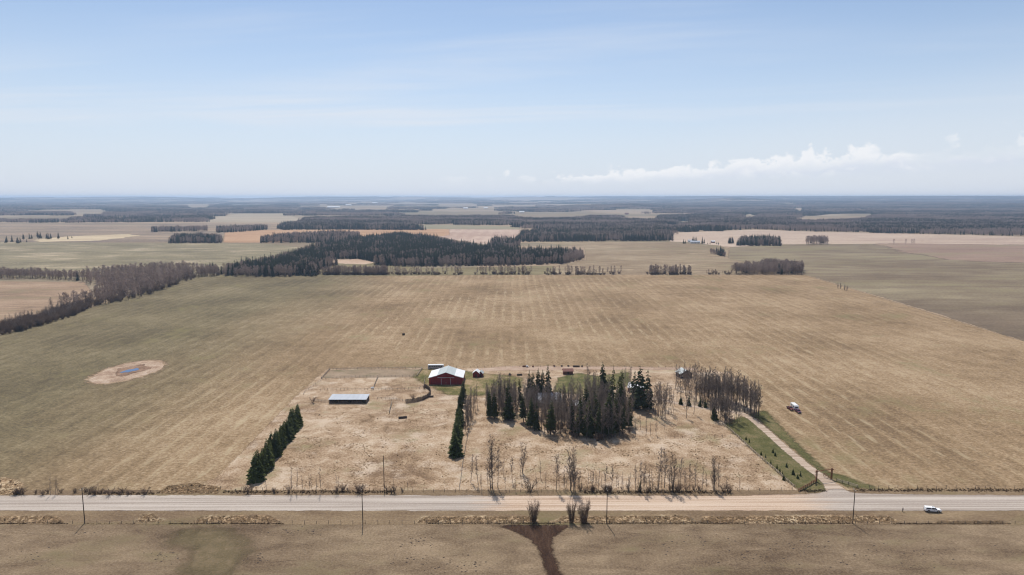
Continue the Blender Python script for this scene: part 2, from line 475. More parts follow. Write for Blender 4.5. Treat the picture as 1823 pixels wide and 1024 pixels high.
tag(grid_mesh('ground', np.array(vx), np.array(vy), faces, 0.0, far_ground()), 'wide farmland plain reaching to the horizon', kind='structure')

# --- fields, named by where they lie
road_top, road_bot = P(911, 881)[1], P(911, 909.5)[1]
quarter = [P(355, 489), P(570, 490.5), P(800, 489.5), P(1150, 489.5), P(1430, 489), P(1640, 552), P(1823, 608), (440, 300), (440, road_top + 3), (-452, road_top + 3), (-452, 400), P(0, 597)]
mat_main = ground_mat('hay_stubble', (G(126, 104, 80), G(158, 133, 102), G(177, 150, 118), G(202, 179, 146)), green=G(140, 130, 92), greenf=(0.54, 0.72), off=13,
                      swathc=G(202, 182, 148), stripes=[(0, 10.5, 0.015, 2.0, 0.9), (0, 5.25, 0.011, 2, 0.9)], an=(1, 0.8, 1), big=85, mid=9, fine=1.7, wt=(0.30, 0.20, 0.50),
                      xgrad=(0, -120, -300, (G(100, 90, 70), G(121, 109, 84), G(139, 126, 96), G(163, 147, 118)), 120),
                      edge=2.2, edge_scale=7, bump=0.8)
sheet('hay_field', quarter, 0.02, mat_main, 9, 2.2, 'large striped hay field behind the farmyard')

mat_rightf = ground_mat('right_pasture', (G(118, 102, 84), G(142, 124, 102), G(158, 144, 116), G(178, 162, 132)), green=G(150, 140, 104), big=160, mid=30, fine=3, an=(0.35, 1, 1), off=3,
                        xgrad=(1, 900, 640, (G(112, 96, 82), G(126, 110, 92), G(140, 122, 102), G(152, 134, 112)), 160), edge=4, edge_scale=14, bump=0.3)
sheet('right_pasture', PL([(1434, 489), (1644, 551), (1823, 607)]) + [(445, 260), (1500, 260), (1900, 1300), P(1900, 436), P(1560, 432), P(1395, 434), P(1300, 440), P(1295, 462)], 0.03, mat_rightf, 22, 4,
      'bare brown-green pasture to the right of the hay field')
sheet('reddish_pasture', PL([(1560, 433), (1900, 437), (1900, 472), (1700, 463), (1600, 447)]), 0.06,
      ground_mat('reddish_grass', (G(146, 120, 104), G(164, 138, 120), G(178, 152, 132)), green=G(160, 144, 116), greenf=(0.48, 0.6), big=120, mid=40, fine=6, an=(0.3, 1, 1), edge=30, edge_scale=90, bump=0.2), 30, 30,
      'reddish strip of pasture at the far right')
mat_mid = ground_mat('rough_stubble', (G(132, 114, 92), G(156, 134, 108), G(172, 152, 124), G(196, 176, 148)), green=G(140, 132, 98), pale=G(212, 190, 160), palef=(0.55, 0.66), big=120, mid=16, fine=3, an=(0.4, 1, 1), off=22, edge=4, edge_scale=14, bump=0.4)
sheet('stubble_field', PL([(985, 489), (1430, 488), (1296, 460), (1297, 441), (1200, 431), (930, 430), (1040, 440), (1045, 462), (985, 474)]), 0.045, mat_mid, 22, 4, 'stubble field between the treeline and the far woods')
mat_green = ground_mat('green_pasture', (G(122, 112, 90), G(142, 131, 104), G(158, 146, 116), G(180, 164, 134)), pale=G(208, 188, 158), palef=(0.50, 0.64), big=110, mid=26, fine=4, an=(0.45, 1, 1), off=51, edge=5, edge_scale=16, bump=0.3)
sheet('green_pasture', PL([(-160, 492), (-160, 430), (300, 433), (480, 434), (540, 441), (480, 462), (400, 482), (360, 487), (140, 497)]), 0.03, mat_green, 24, 5, 'greenish pasture behind the left hedgerow')
sheet('narrow_pasture', PL([(560, 492), (985, 489), (985, 473), (760, 478), (690, 470), (575, 462)]), 0.05,
      ground_mat('narrow_grass', (G(126, 112, 86), G(142, 130, 98), G(160, 146, 112)), pale=G(206, 180, 150), palef=(0.60, 0.72), big=70, mid=12, fine=3, an=(0.4, 1, 1), off=5, edge=4, edge_scale=12, bump=0.3), 14, 4, 'narrow grass strip between the treeline and the dark wood')
sheet('clearing', PL([(575, 463), (640, 461), (668, 467), (650, 471), (580, 468)]), 0.07, ground_mat('pale_clearing', (G(190, 158, 134), G(212, 182, 156), G(226, 200, 174)), mid=9, fine=3, edge=4, edge_scale=10, bump=0.3), 10, 4, 'pale clearing at the edge of the dark wood')
sheet('left_paddock', PL([(0, 594), (60, 573), (150, 543), (165, 520), (150, 502), (-120, 500)]) + [(-760, 600), (-560, 585)], 0.03,
      ground_mat('left_paddock_grass', (G(142, 120, 98), G(166, 140, 116), G(184, 156, 130), G(200, 176, 148)), green=G(150, 136, 104), big=60, mid=12, fine=2, an=(0.4, 1, 1), off=77, edge=3, edge_scale=10, bump=0.4), 12, 3, 'pinkish dry paddock behind the left hedgerow')
sheet('ridge_pasture', PL([(-200, 432), (-200, 398), (190, 397), (470, 398), (540, 402), (480, 412), (400, 420), (300, 431)]), 0.02,
      ground_mat('ridge_grass', (G(120, 104, 96), G(148, 130, 112), G(172, 150, 126), G(192, 168, 140)), green=G(146, 138, 112), pale=G(222, 196, 160), palef=(0.58, 0.7), big=260, mid=70, fine=9, an=(0.35, 1, 1), off=9, edge=12, edge_scale=30, bump=0.2), 40, 12, 'mottled pasture with a row of dark spruce at the far left')
sheet('orange_field', PL([(398, 432), (400, 414), (450, 410), (800, 408), (800, 420), (480, 432)]), 0.10,
      ground_mat('orange_stubble', (G(178, 138, 104), G(200, 160, 124), G(212, 174, 140)), big=200, mid=60, fine=8, an=(0.4, 1, 1), edge=6, edge_scale=20, bump=0.2), 40, 6, 'orange-tan stubble field by the small dark wood')
sheet('pale_strip', PL([(60, 427), (120, 421), (225, 417), (250, 420), (180, 428), (70, 431)]), 0.08,
      ground_mat('pale_straw', (G(196, 172, 140), G(218, 196, 160), G(232, 212, 178)), big=90, mid=30, fine=8, an=(0.4, 1, 1), edge=20, edge_scale=60, bump=0.2), 25, 20, 'pale straw patch on the far left pasture')
mat_pink = ground_mat('pink_ploughland', (G(186, 156, 138), G(206, 178, 158), G(220, 194, 174)), big=260, mid=60, fine=10, an=(0.5, 1, 1), stripes=[(0, 36, 0.05, 20, 0.9)], edge=8, edge_scale=30, bump=0.2)
sheet('pink_field', PL([(735, 408), (925, 409), (930, 431), (870, 436), (800, 426)]), 0.07, mat_pink, 40, 8, 'pinkish ploughed field beyond the dark wood')
sheet('grey_green_field', PL([(725, 407.6), (740, 400), (925, 403.5), (925, 408.6)]), 0.06, ground_mat('grey_green', (G(146, 138, 112), G(162, 152, 124), G(176, 164, 136)), big=260, mid=60, fine=10, an=(0.4, 1, 1), edge=8, edge_scale=30, bump=0.2), 50, 8, 'grey-green field above the pinkish one')
mat_pale = ground_mat('pale_ploughland', (G(184, 158, 140), G(206, 182, 160), G(222, 200, 178)), big=300, mid=60, fine=10, an=(0.3, 1, 1), edge=8, edge_scale=30, bump=0.2, off=4)
sheet('pale_field', PL([(1192, 431), (1196, 415), (1345, 409), (1460, 413), (1700, 418), (1900, 424), (1900, 437), (1560, 434), (1396, 435), (1300, 440), (1225, 431)]), 0.05, mat_pale, 40, 8, 'long pale ploughed field below the right-hand forest')
sheet('grey_field', PL([(366, 396), (372, 388), (420, 381.5), (500, 381), (545, 391), (520, 396.5)]), 0.05, ground_mat('grey_field_grass', (G(160, 146, 122), G(182, 166, 142), G(200, 182, 158)), big=300, mid=60, fine=10, an=(0.3, 1, 1), edge=10, edge_scale=30, bump=0.1), 60, 10, 'pale grey-green field among the far left woods')

# --- farmyard ground
mat_yard = ground_mat('dry_yard_grass', (G(136, 111, 88), G(177, 149, 119), G(203, 176, 147), G(228, 207, 181)), green=G(158, 145, 108), greenf=(0.53, 0.68), pale=G(226, 204, 180), palef=(0.50, 0.65), big=42, mid=7, fine=0.9, off=40, edge=1.3, edge_scale=4, bump=0.9, clod=G(108, 86, 66), contrast=(0.38, 0.63))
yard = PL([(382, 853), (430, 806), (520, 712), (580, 657.5), (700, 655.5), (900, 655), (1110, 655), (1230, 656), (1300, 664), (1350, 700), (1352, 735), (1300, 760), (1345, 805), (1415, 869), (1440, 874)]) + [(P(1440, 878)[0], road_top + 1), (P(300, 878)[0], road_top + 1)]
sheet('yard_grass', yard, 0.035, mat_yard, 3.5, 1.3, 'pale dry rough grass of the farmyard')
mat_lawn = ground_mat('lawn_grass', (G(80, 78, 50), G(104, 104, 64), G(130, 122, 82), G(172, 148, 114)), big=22, mid=5, fine=0.9, off=60, edge=1.8, edge_scale=4, bump=0.6, soft=0.9)
mat_verge_green = ground_mat('drive_grass', (G(84, 84, 52), G(104, 102, 64), G(122, 114, 78), G(150, 132, 100)), big=22, mid=5, fine=0.9, off=67, edge=2.2, edge_scale=3.5, bump=0.6, soft=0.8)
sheet('lawn', PL([(985, 698), (995, 672), (1030, 664), (1062, 670), (1120, 662), (1122, 685), (1060, 705)]), 0.055, mat_lawn, 2.5, 1.8, 'green lawn in front of the small rust-red shed')
sheet('barn_grass', PL([(735, 672), (750, 657), (800, 656), (850, 664), (930, 672), (930, 690), (880, 703), (800, 705), (780, 694)]), 0.055, ground_mat('barn_grass', (G(94, 92, 52), G(124, 118, 76), G(166, 144, 108), G(196, 170, 138)), big=20, mid=6, fine=0.9, off=33, edge=3, edge_scale=7, bump=0.6, soft=0.9), 2.5, 3, 'patchy green grass around the red barn')
sheet('drive_verge', PL([(1288, 756), (1318, 742), (1345, 748), (1462, 858), (1478, 874), (1440, 876), (1420, 870)]), 0.055, mat_verge_green, 2, 1.5, 'green verge with saplings left of the driveway')
sheet('outer_drive_verge', PL([(1335, 738), (1362, 730), (1420, 790), (1470, 838), (1550, 864), (1562, 871), (1510, 868), (1462, 842), (1400, 790)]), 0.055, mat_verge_green, 2, 1.5, 'green verge right of the driveway')
sheet('back_track', PL([(840, 657), (900, 652.5), (1050, 652.5), (1240, 655), (1240, 659), (1050, 658), (900, 660), (842, 661)]), 0.07, ground_mat('track_dust', (G(168, 142, 120), G(196, 168, 146), G(214, 190, 168)), mid=6, fine=1, edge=1.2, edge_scale=5), 2.5, 1.2, 'pinkish worn track behind the farmyard')
sheet('paddock', PL([(572, 673), (590, 659), (748, 657.5), (742, 671)]), 0.05, ground_mat('paddock_dust', (G(150, 132, 108), G(172, 150, 126), G(190, 168, 144)), green=G(128, 122, 90), big=18, mid=6, fine=1, edge=1.0, edge_scale=4), 2.5, 1.0, 'greyish trampled paddock behind the long shed')

# pond: a dug bank, mud and a little water
def pond():
    c = P(229, 661); ax, ay = 18.5, 31.0
    ri = [(1.0, -0.02), (0.93, 0.28), (0.80, 0.62), (0.62, 0.30), (0.45, 0.14), (0.0, 0.10)]
    mb = MB(); n = 72
    for k, (q, z) in enumerate(ri[:-1]):
        for i in range(n):
            t = 2 * math.pi * i / n
            w = 1 + 0.035 * math.sin(3 * t + 1) + 0.02 * math.sin(7 * t) + 0.015 * math.sin(13 * t + k)
            # drawn out towards the lower left and upper right like the real one
            x, y = ax * q * w * math.cos(t), ay * q * w * math.sin(t)
            mb.v.append((c[0] + x + 0.02 * y, c[1] + y, 0.03 + z * (1 + 0.3 * math.sin(5 * t + k))))
    mb.v.append((c[0], c[1], 0.12))
    for k in range(len(ri) - 2):
        for i in range(n): mb.f.append((k * n + i, k * n + (i + 1) % n, (k + 1) * n + (i + 1) % n, (k + 1) * n + i))
    b = (len(ri) - 2) * n
    for i in range(n): mb.f.append((b + i, b + (i + 1) % n, len(mb.v) - 1))
    mb.m = [0] * len(mb.f)
    mt = ground_mat('pond_bank_soil', (G(158, 130, 108), G(186, 158, 134), G(206, 180, 156), G(226, 204, 182)), big=14, mid=5, fine=0.9, off=3, bump=0.9, contrast=(0.36, 0.64))
    tag(mb.build('pond_bank', mt, smooth=True), 'pale dug bank around the small pond', kind='structure')
    apron = [(c[0] + 20.5 * math.cos(t), c[1] + 34 * math.sin(t)) for t in np.linspace(0, 2 * math.pi, 40, endpoint=False)]
    sheet('pond_apron', apron, 0.045, ground_mat('pond_apron_grass', (G(146, 122, 98), G(174, 148, 120), G(200, 176, 148)), big=14, mid=5, fine=0.9, edge=3.5, edge_scale=5, soft=0.8), 1.6, 3.5, 'worn pale grass around the pond bank')
    mud = [(c[0] + 1 + (10 + 2.2 * math.sin(3 * t)) * math.cos(t), c[1] + 2 + (14 + 3 * math.sin(4 * t + 1)) * math.sin(t)) for t in np.linspace(0, 2 * math.pi, 40, endpoint=False)]
    sheet('pond_mud', mud, 0.34, ground_mat('pond_mud', (G(118, 94, 80), G(156, 126, 104), G(190, 160, 136)), big=12, mid=4, fine=0.8, edge=2.0, edge_scale=5, bump=0.9), 1.2, 2.0, 'brown mud around the pond water')
    n_ = NT('pond_water')
    w = n_.done(lin(72, 100, 146, 0.62), 0.10, n_.bump(n_.noise(n_.obj, 1.5, 3), 0.05, 0.05), spec=0.6)
    pw = MB(); n = 40
    for (ox, oy, sx, sy, ph) in ((1.0, 0.5, 3.6, 6.0, 0.3),):
        pts = []
        for i in range(n):
            t = 2 * math.pi * i / n
            k = 1 + 0.22 * math.sin(2 * t + ph) + 0.14 * math.sin(5 * t + 2 * ph)
            pts.append((c[0] + ox + sx * k * math.cos(t) + 0.1 * sy * k * math.sin(t), c[1] + oy + sy * k * math.sin(t), 0.40))
        pw.add(pts, [tuple(range(n))])
    tag(pw.build('pond_water', w), 'small patch of blue pond water', kind='structure')
pond()

# --- road, verges, driveway, near field
def gravel(name, a, b, c, tracks=True, tanx=None, edge=0.7):
    n = NT(name)
    sp = n.n('SeparateXYZ'); n.set(sp.inputs[0], n.obj)
    v = n.noise(n.scale(n.obj, (1 / 110, 1 / 1.5, 1)), 1.0, 4, 0.6)
    v2 = n.noise(n.obj, 1.6, 3, 0.6)
    f = n.rng(n.math('MULTIPLY_ADD', v2, 0.25, n.math('MULTIPLY', v, 0.75)), 0.38, 0.62)
    col = n.ramp(f, (a, b, c))
    if tanx:
        yc = (road_top + road_bot) / 2
        for off_ in (-4.4, -2.6, 1.2, 3.0):
            dd = n.math('ABSOLUTE', n.math('SUBTRACT', n.math('MULTIPLY_ADD', n.noise(n.scale(n.obj, (1 / 70, 0.0, 0.0), (off_ * 9, 0, 0)), 1.0, 2), 1.6, sp.outputs[1]), yc + off_ + 0.8))
            col = n.mix(n.math('MULTIPLY', n.rng(dd, 0.75, 0.1), n.rng(n.noise(n.scale(n.obj, (1 / 40, 1, 1)), 1.0, 3), 0.3, 0.6, 0.1, 0.5)), col, c)
        w = n.math('MULTIPLY_ADD', n.noise(n.scale(n.obj, (1 / 12, 1 / 2.0, 1)), 1.0, 4), 26.0, sp.outputs[0])
        g = n.math('MULTIPLY', n.rng(w, tanx[0] + 6, tanx[0] + 26), n.rng(w, tanx[1] + 26, tanx[1] + 6))
        col = n.mix(g, col, n.ramp(f, tanx[2]))
    at = n.n('Attribute'); at.attribute_name = 'inside'
    e = n.math('MULTIPLY_ADD', n.math('SUBTRACT', n.noise(n.scale(n.obj, (0.10, 0.5, 1)), 1.0, 5, 0.7), 0.5), edge * 5.0, at.outputs['Fac'])
    return n.done(col, 0.95, n.bump(v2, 0.25, 0.08), n.rng(e, -0.35, 0.35), spec=0.08)
tan3 = (lin(188, 160, 136, 0.70), lin(212, 186, 162, 0.70), lin(226, 204, 182, 0.70))
road_m = gravel('road_gravel', lin(168, 154, 142, 0.70), lin(192, 178, 165, 0.70), lin(210, 197, 184, 0.70), tanx=(-12, 118, tan3))
sheet('road', [(-900, road_bot), (900, road_bot), (900, road_top - 0.6), (200, road_top - 0.6), P(1532, 879.6), P(1512, 876), P(1500, 871), P(1478, 871), P(1470, 876), P(1440, 880.2), (90, road_top - 1), (-900, road_top + 0.4)], 0.085, road_m, 2.0, 0.7, 'wide pale gravel road crossing the foreground')
drive_m = gravel('drive_gravel', lin(176, 154, 134, 0.69), lin(196, 174, 154, 0.69), lin(212, 192, 172, 0.69), edge=0.5)
cl = PL([(1492, 876), (1476, 860), (1456, 844), (1436, 830), (1400, 800), (1368, 771), (1340, 747), (1322, 737), (1290, 731), (1262, 728), (1230, 723), (1205, 718), (1180, 712), (1150, 706)])
wd = [4.6, 2.7, 2.3, 2.2, 2.1, 2.1, 2.1, 2.1, 2.2, 2.2, 2.2, 2.2, 2.2, 2.4]
def strip(cl, wd):
    Lp, Rp = [], []
    for i, (x, y) in enumerate(cl):
        a = cl[max(0, i - 1)]; b = cl[min(len(cl) - 1, i + 1)]
        dx, dy = b[0] - a[0], b[1] - a[1]; q = math.hypot(dx, dy)
        Lp.append((x - dy / q * wd[i], y + dx / q * wd[i])); Rp.append((x + dy / q * wd[i], y - dx / q * wd[i]))
    return Lp + Rp[::-1]
sheet('driveway', strip(cl, wd), 0.075, drive_m, 1.2, 0.5, 'narrow gravel driveway leading from the road to the yard')

y932 = P(911, 932.5)[1]
mat_verge = ground_mat('road_verge', (G(118, 98, 78), G(140, 118, 94), G(156, 134, 106), G(176, 152, 122)), green=G(132, 120, 86), greenf=(0.52, 0.66), big=40, mid=8, fine=1.0, an=(0.35, 1, 1), off=88, edge=0.8, edge_scale=3, bump=0.6, clod=G(92, 74, 58))
sheet('verge', [(-900, y932 - 1), (900, y932 - 1), (900, road_bot + 1.5), (-900, road_bot + 1.5)], 0.05, mat_verge, 4, 0.8, 'brownish grass verge on the near side of the road')
sheet('far_verge', [(-900, road_top - 1.5), (900, road_top - 1.5), (900, road_top + 4.5), (-900, road_top + 4.5)], 0.05, mat_verge, 4, 0.8, 'brownish grass verge on the far side of the road')
mat_tall = ground_mat('tall_dry_grass', (G(150, 122, 94), G(190, 160, 126), G(212, 184, 148), G(232, 212, 178)), big=20, mid=4, fine=0.8, an=(0.6, 1, 1), off=12, edge=2.2, edge_scale=4, soft=0.6, bump=1.0, clod=G(120, 92, 70))
def tallpatch(x0, x1, y0, y1):
    sheet('dry_grass', PL([(x0, y1), (x0 + 14, y0 + 2), ((x0 + x1) / 2, y0), (x1 - 20, y0 + 1), (x1, y1 - 3), (x1 - 8, y1)]), 0.07, mat_tall, 1.6, 2.2, 'pale patch of tall dry grass on the near verge')
TALL = [(-20, 118, 918, 932), (240, 292, 915, 930), (345, 500, 918, 931), (740, 960, 919, 931), (985, 1240, 918, 931), (1240, 1602, 918, 931), (1660, 1800, 927, 933)]
for q in TALL: tallpatch(*q)
for q in ((278, 392, 858, 879), (-30, 42, 848, 882)):
    sheet('dry_grass', PL([(q[0], q[3]), (q[0] + 30, q[2] + 8), (q[1] - 40, q[2]), (q[1], q[2] + 9), (q[1] - 5, q[3])]), 0.07, mat_tall, 1.6, 2.2, 'pale patch of tall dry grass beside the far edge of the road')
mat_near = ground_mat('near_pasture', (G(104, 86, 69), G(134, 114, 92), G(153, 132, 107), G(178, 155, 127)), green=G(134, 121, 90), greenf=(0.50, 0.70), big=34, mid=7, fine=0.8, an=(0.5, 1, 1), off=5, edge=0.8, edge_scale=3, bump=0.7, clod=G(86, 72, 56))
sheet('near_pasture', [(-500, -120), (500, -120), (500, y932), (-500, y932)], 0.04, mat_near, 5, 0.8, 'brown-green pasture in the foreground below the verge')
mat_patch = ground_mat('green_patch', (G(106, 94, 70), G(128, 113, 86), G(148, 128, 102)), big=16, mid=5, fine=0.8, off=9, edge=5, edge_scale=11, bump=0.6, soft=0.9)
sheet('green_patch', PL([(318, 948), (400, 945), (440, 965), (430, 1000), (390, 1030), (330, 1020), (345, 985), (300, 965)]), 0.055, mat_patch, 2.5, 5, 'soft green patch in the foreground pasture at left')
dirt_m = ground_mat('dark_track_soil', (G(62, 46, 38), G(84, 64, 52), G(104, 82, 66)), big=8, mid=2.5, fine=0.6, an=(1.6, 0.35, 1), off=21, edge=1.3, edge_scale=2.2, bump=0.9, soft=0.7)
sheet('dirt_track', PL([(888, 936), (925, 934), (1008, 935), (1012, 939), (990, 952), (982, 965), (984, 985), (992, 1005), (1002, 1030), (1012, 1060), (990, 1060), (974, 1030), (968, 1000), (955, 972), (938, 957), (912, 945)]), 0.07, dirt_m, 1.0, 0.9, 'dark soil track splitting in a Y in the foreground pasture')

# ------------------------------------------------------------------ buildings
def gable(mb, x0, x1, y0, y1, h, ridge, mi=0):            # closed body with its ridge along y
    xm = (x0 + x1) / 2
    return mb.prism([(x0, 0), (x1, 0), (x1, h), (xm, ridge), (x0, h)], y0, y1, mi)
def slope(mb, xa, za, xb, zb, y0, y1, t=0.12, mi=0):      # one roof plane
    return mb.prism([(xa, za), (xb, zb), (xb, zb + t), (xa, za + t)], y0, y1, mi)

def barn():
    c = P(794, 685)
    b = empty('barn', (*c, 0))
    tag(b, 'big red barn with white and grey metal roof in the farmyard', 'barn')
    W, D, h, zr = 10.9, 17.5, 4.6, 7.9
    zk = h + (zr - h) * 0.42                                # where the aisle roofs meet the main roof
    MB().prism([(-W, 0), (W, 0), (W, h), (5.6, zk), (0, zr), (-5.6, zk), (-W, h)], 0, D).build('wall', M['red'], b)
    ov = 0.35
    for s in (-1, 1):
        mb = MB(); slope(mb, s * (W + 0.4), h - 0.03, s * 5.62, zk + 0.16, -ov, D + ov); mb.build('roof_panel', M['whiteroof'], b)
        mb = MB(); slope(mb, s * 5.62, zk + 0.17, 0, zr + 0.17, -ov, D + ov); mb.build('roof_panel', M['greyroof'], b)
    MB().bar((0, -ov, zr + 0.33), (0, D + ov, zr + 0.33), 0.5, 0.12).build('ridge_cap', M['greyroof'], b)
    for s in (-1, 1):                                       # pair of sliding doors
        d = MB().box(min(0.04 * s, 3.1 * s), max(0.04 * s, 3.1 * s), -0.12, -0.03, 0.05, 4.2).build('sliding_door', M['red'], b)
        MB().box(s * 3.02 - 0.06, s * 3.02 + 0.06, -0.16, -0.121, 0.05, 4.2).build('door_edge', M['trim'], d)
        MB().box(s * 0.28 - 0.04, s * 0.28 + 0.04, -0.17, -0.121, 1.0, 1.4).build('handle', M['steel'], d)
    MB().box(-5.4, 5.4, -0.2, -0.03, 4.55, 4.72).build('door_track', M['trim'], b)
    MB().box(-0.5, 0.5, -0.10, -0.02, 6.1, 6.7).build('vent', M['darkred'], b)
    for s in (-1, 1):
        MB().prism([(s * (W + 0.4), h - 0.28), (s * 5.62, zk - 0.08), (s * 5.62, zk + 0.13), (s * (W + 0.4), h - 0.06)], -ov - 0.03, -ov - 0.004).build('fascia', M['trim'], b)
    for x in (-9.2, -7.4, 7.4, 9.2): MB().box(x - 0.03, x + 0.03, -0.03, -0.003, 0.1, 4.4).build('batten', M['darkred'], b)
barn()

def long_shed():
    c = P(619, 718.5)
    b = empty('long_shed', (*c, 0))
    tag(b, 'long low open-fronted shed with silver metal roof and dark front', 'shed')
    W, D = 10.9, 8.6
    MB().box(-W, W, D - 0.15, D, 0, 2.9).build('back_wall', M['board'], b)
    for s in (-1, 1):
        MB().prism([(0, 0), (D - 0.16, 0), (D - 0.16, 2.9), (0, 2.45)], -0.08, 0.08).build('side_wall', M['board'], b)
    for o, s in zip([q for q in COL.objects if q.parent == b and q.name.startswith('side_wall')], (-1, 1)):
        o.rotation_euler = (0, 0, math.pi / 2); o.location = (s * (W - 0.1), 0, 0)
    n = 9
    for i in range(n):
        x = -W + 0.3 + (2 * W - 0.6) * i / (n - 1)
        MB().box(x - 0.11, x + 0.11, 0.05, 0.27, 0, 2.4).build('post', M['post'], b)
    MB().box(-W, W, 0.02, 0.30, 2.1, 2.42).build('beam', M['darkwood'], b)
    k = 7
    for i in range(k):
        x0, x1 = -W - 0.3 + (2 * W + 0.6) * i / k, -W - 0.3 + (2 * W + 0.6) * (i + 1) / k
        MB().add([(x0, -0.6, 2.45), (x1 - 0.03, -0.6, 2.45), (x1 - 0.03, D + 0.3, 3.05), (x0, D + 0.3, 3.05),
                  (x0, -0.6, 2.55), (x1 - 0.03, -0.6, 2.55), (x1 - 0.03, D + 0.3, 3.15), (x0, D + 0.3, 3.15)],
                 [(0, 3, 2, 1), (4, 5, 6, 7), (0, 1, 5, 4), (2, 3, 7, 6), (0, 4, 7, 3), (1, 2, 6, 5)]).build('roof_sheet', M['galv'], b)
    for i in range(n - 1):                                  # half-height boards between the posts
        x = -W + 0.3 + (2 * W - 0.6) * (i + 0.5) / (n - 1)
        if i % 3 != 1: MB().box(x - 1.15, x + 1.15, 0.1, 0.16, 0.05, 1.2).build('front_board', M['board'], b)
long_shed()

def house(name, label, cat, px, py, w, d, h, ridge, rz, wall, roof, along='x', door=True, windows=2, chimney=False, porch=False):
    b = empty(name, (*P(px, py), 0), math.radians(rz))
    tag(b, label, cat)
    mb = MB()
    if along == 'x':
        mb.add([(x, y, z) for x in (-w / 2, w / 2) for y, z in ((0, 0), (d, 0), (d, h), (d / 2, ridge), (0, h))],
               [(0, 1, 2, 3, 4), (9, 8, 7, 6, 5), (0, 5, 6, 1), (1, 6, 7, 2), (2, 7, 8, 3), (3, 8, 9, 4), (4, 9, 5, 0)])
    else: gable(mb, -w / 2, w / 2, 0, d, h, ridge)
    mb.build('wall', wall, b)
    ov, t = 0.4, 0.14
    for s in (-1, 1):
        q = MB()
        if along == 'x':
            ya, yb = (d / 2 - s * (d / 2 + ov)), d / 2
            za = h - (ridge - h) / (d / 2) * ov + 0.02; zb = ridge + 0.02
            x0, x1 = -w / 2 - ov, w / 2 + ov
            q.add([(x0, ya, za), (x1, ya, za), (x1, yb, zb), (x0, yb, zb), (x0, ya, za + t), (x1, ya, za + t), (x1, yb, zb + t), (x0, yb, zb + t)],
                  [(0, 3, 2, 1), (4, 5, 6, 7), (0, 1, 5, 4), (2, 3, 7, 6), (0, 4, 7, 3), (1, 2, 6, 5)])
        else: slope(q, s * (w / 2 + ov), h - (ridge - h) / (w / 2) * ov + 0.02, 0, ridge + 0.02, -ov, d + ov, t)
        r = q.build('roof_panel', roof, b)
        if chimney and s == 1: MB().box(w * 0.2, w * 0.2 + 0.7, d * 0.42, d * 0.42 + 0.7, ridge - 0.6, ridge + 1.1).build('chimney', M['rust'], r)
    if door:
        dr = MB().box(-0.5, 0.5, -0.07, -0.004, 0.05, min(2.1, h - 0.1)).build('door', M['darkwood'], b)
        MB().box(0.32, 0.40, -0.12, -0.071, 0.95, 1.1).build('handle', M['steel'], dr)
    for i in range(windows):
        x = (-1 if i % 2 == 0 else 1) * w * (0.30 if i < 2 else 0.42)
        f = MB().box(x - 0.6, x + 0.6, -0.07, -0.004, 1.0, min(2.1, h - 0.2)).build('window', M['trim'], b)
        MB().box(x - 0.5, x + 0.5, -0.09, -0.071, 1.1, min(2.0, h - 0.3)).build('pane', M['glass'], f)
    if porch:
        MB().box(-w / 2, w / 2, -2.4, -0.1, 2.5, 2.62).build('porch_roof', roof, b)
        for s in (-1, 0, 1): MB().box(s * (w / 2 - 0.2) - 0.08, s * (w / 2 - 0.2) + 0.08, -2.3, -2.14, 0, 2.5).build('porch_post', M['post'], b)
    return b
# roof pixels sit above the base pixels; bases given here
house('farmhouse', 'red farmhouse with pale grey roof half hidden in the grove', 'house', 975, 722, 16, 9, 3.2, 6.2, 4, M['darkred'], M['shingle'], 'x', windows=4, chimney=True, porch=True)
house('garden_house', 'small red outbuilding with pale gabled roof among the grove trees', 'shed', 1030, 731, 8.5, 7, 2.7, 4.9, -14, M['darkred'], M['whiteroof'], 'x')
house('garage', 'dark red garage with white roof beside the broad conifers', 'garage', 1131, 699, 9.5, 8, 3.0, 5.0, -22, M['darkred'], M['whiteroof'], 'x', windows=1)
house('cabin', 'dark cabin with light gabled roof behind the right-hand aspens', 'cabin', 1222, 673, 8.5, 7, 3.0, 5.4, 14, M['darkwood'], M['greyroof'], 'y')
house('field_shed', 'small rust-red shed standing on the green lawn', 'shed', 1011.5, 667, 6.6, 3.6, 2.4, 3.7, 3, M['rust'], M['rustroof'], 'x', windows=0)
house('tool_shed', 'small red shed with curved white roof right of the barn', 'shed', 847.5, 672, 4.4, 5.2, 2.9, 4.6, -6, M['red'], M['whiteroof'], 'y', windows=0)
house('lean_shed', 'little dark red shed close beside the curved-roof shed', 'shed', 855.6, 671.5, 2.6, 4.2, 2.6, 3.9, -6, M['darkred'], M['greyroof'], 'y', windows=0)

# far farmsteads
FARM = 'far farm buildings'
def far_house(px, py, w, d, h, label, wall='trim', roof='whiteroof', rz=0):
    b = house('farm_building', label, 'building', px, py, w, d, h, h * 1.7, rz, M[wall], M[roof], 'x', windows=2)
    x, y = P(px, py); b.location.z = float(land(x, y)); b['group'] = FARM
far_house(1238, 433.5, 25, 11, 4, 'silver-blue far machine shed among spruces at the edge of the pale field', 'trim', 'galv')
far_house(1229, 431.5, 10, 9, 4, 'small pale far house just left of the silver machine shed', 'trim', 'shingle')
far_house(1270, 432.5, 9, 8, 3.5, 'small white-roofed far building right of the silver machine shed', 'darkred', 'whiteroof')
far_house(896, 437, 12, 9, 5, 'white far house tucked behind the right end of the dark wood')
far_house(905, 434, 16, 9, 5, 'blue-white far shed beside the house behind the dark wood', 'trim', 'galv')
far_house(352, 407.5, 26, 14, 5, 'orange-brown far farm building above the small dark wood', 'rust', 'rustroof')
far_house(318, 389, 34, 18, 7, 'lone white far building in the forest at the left')
far_house(588, 370.5, 70, 30, 9, 'left white barn of the far pair near the horizon')
far_house(599, 370.5, 70, 30, 9, 'right white barn of the far pair near the horizon')
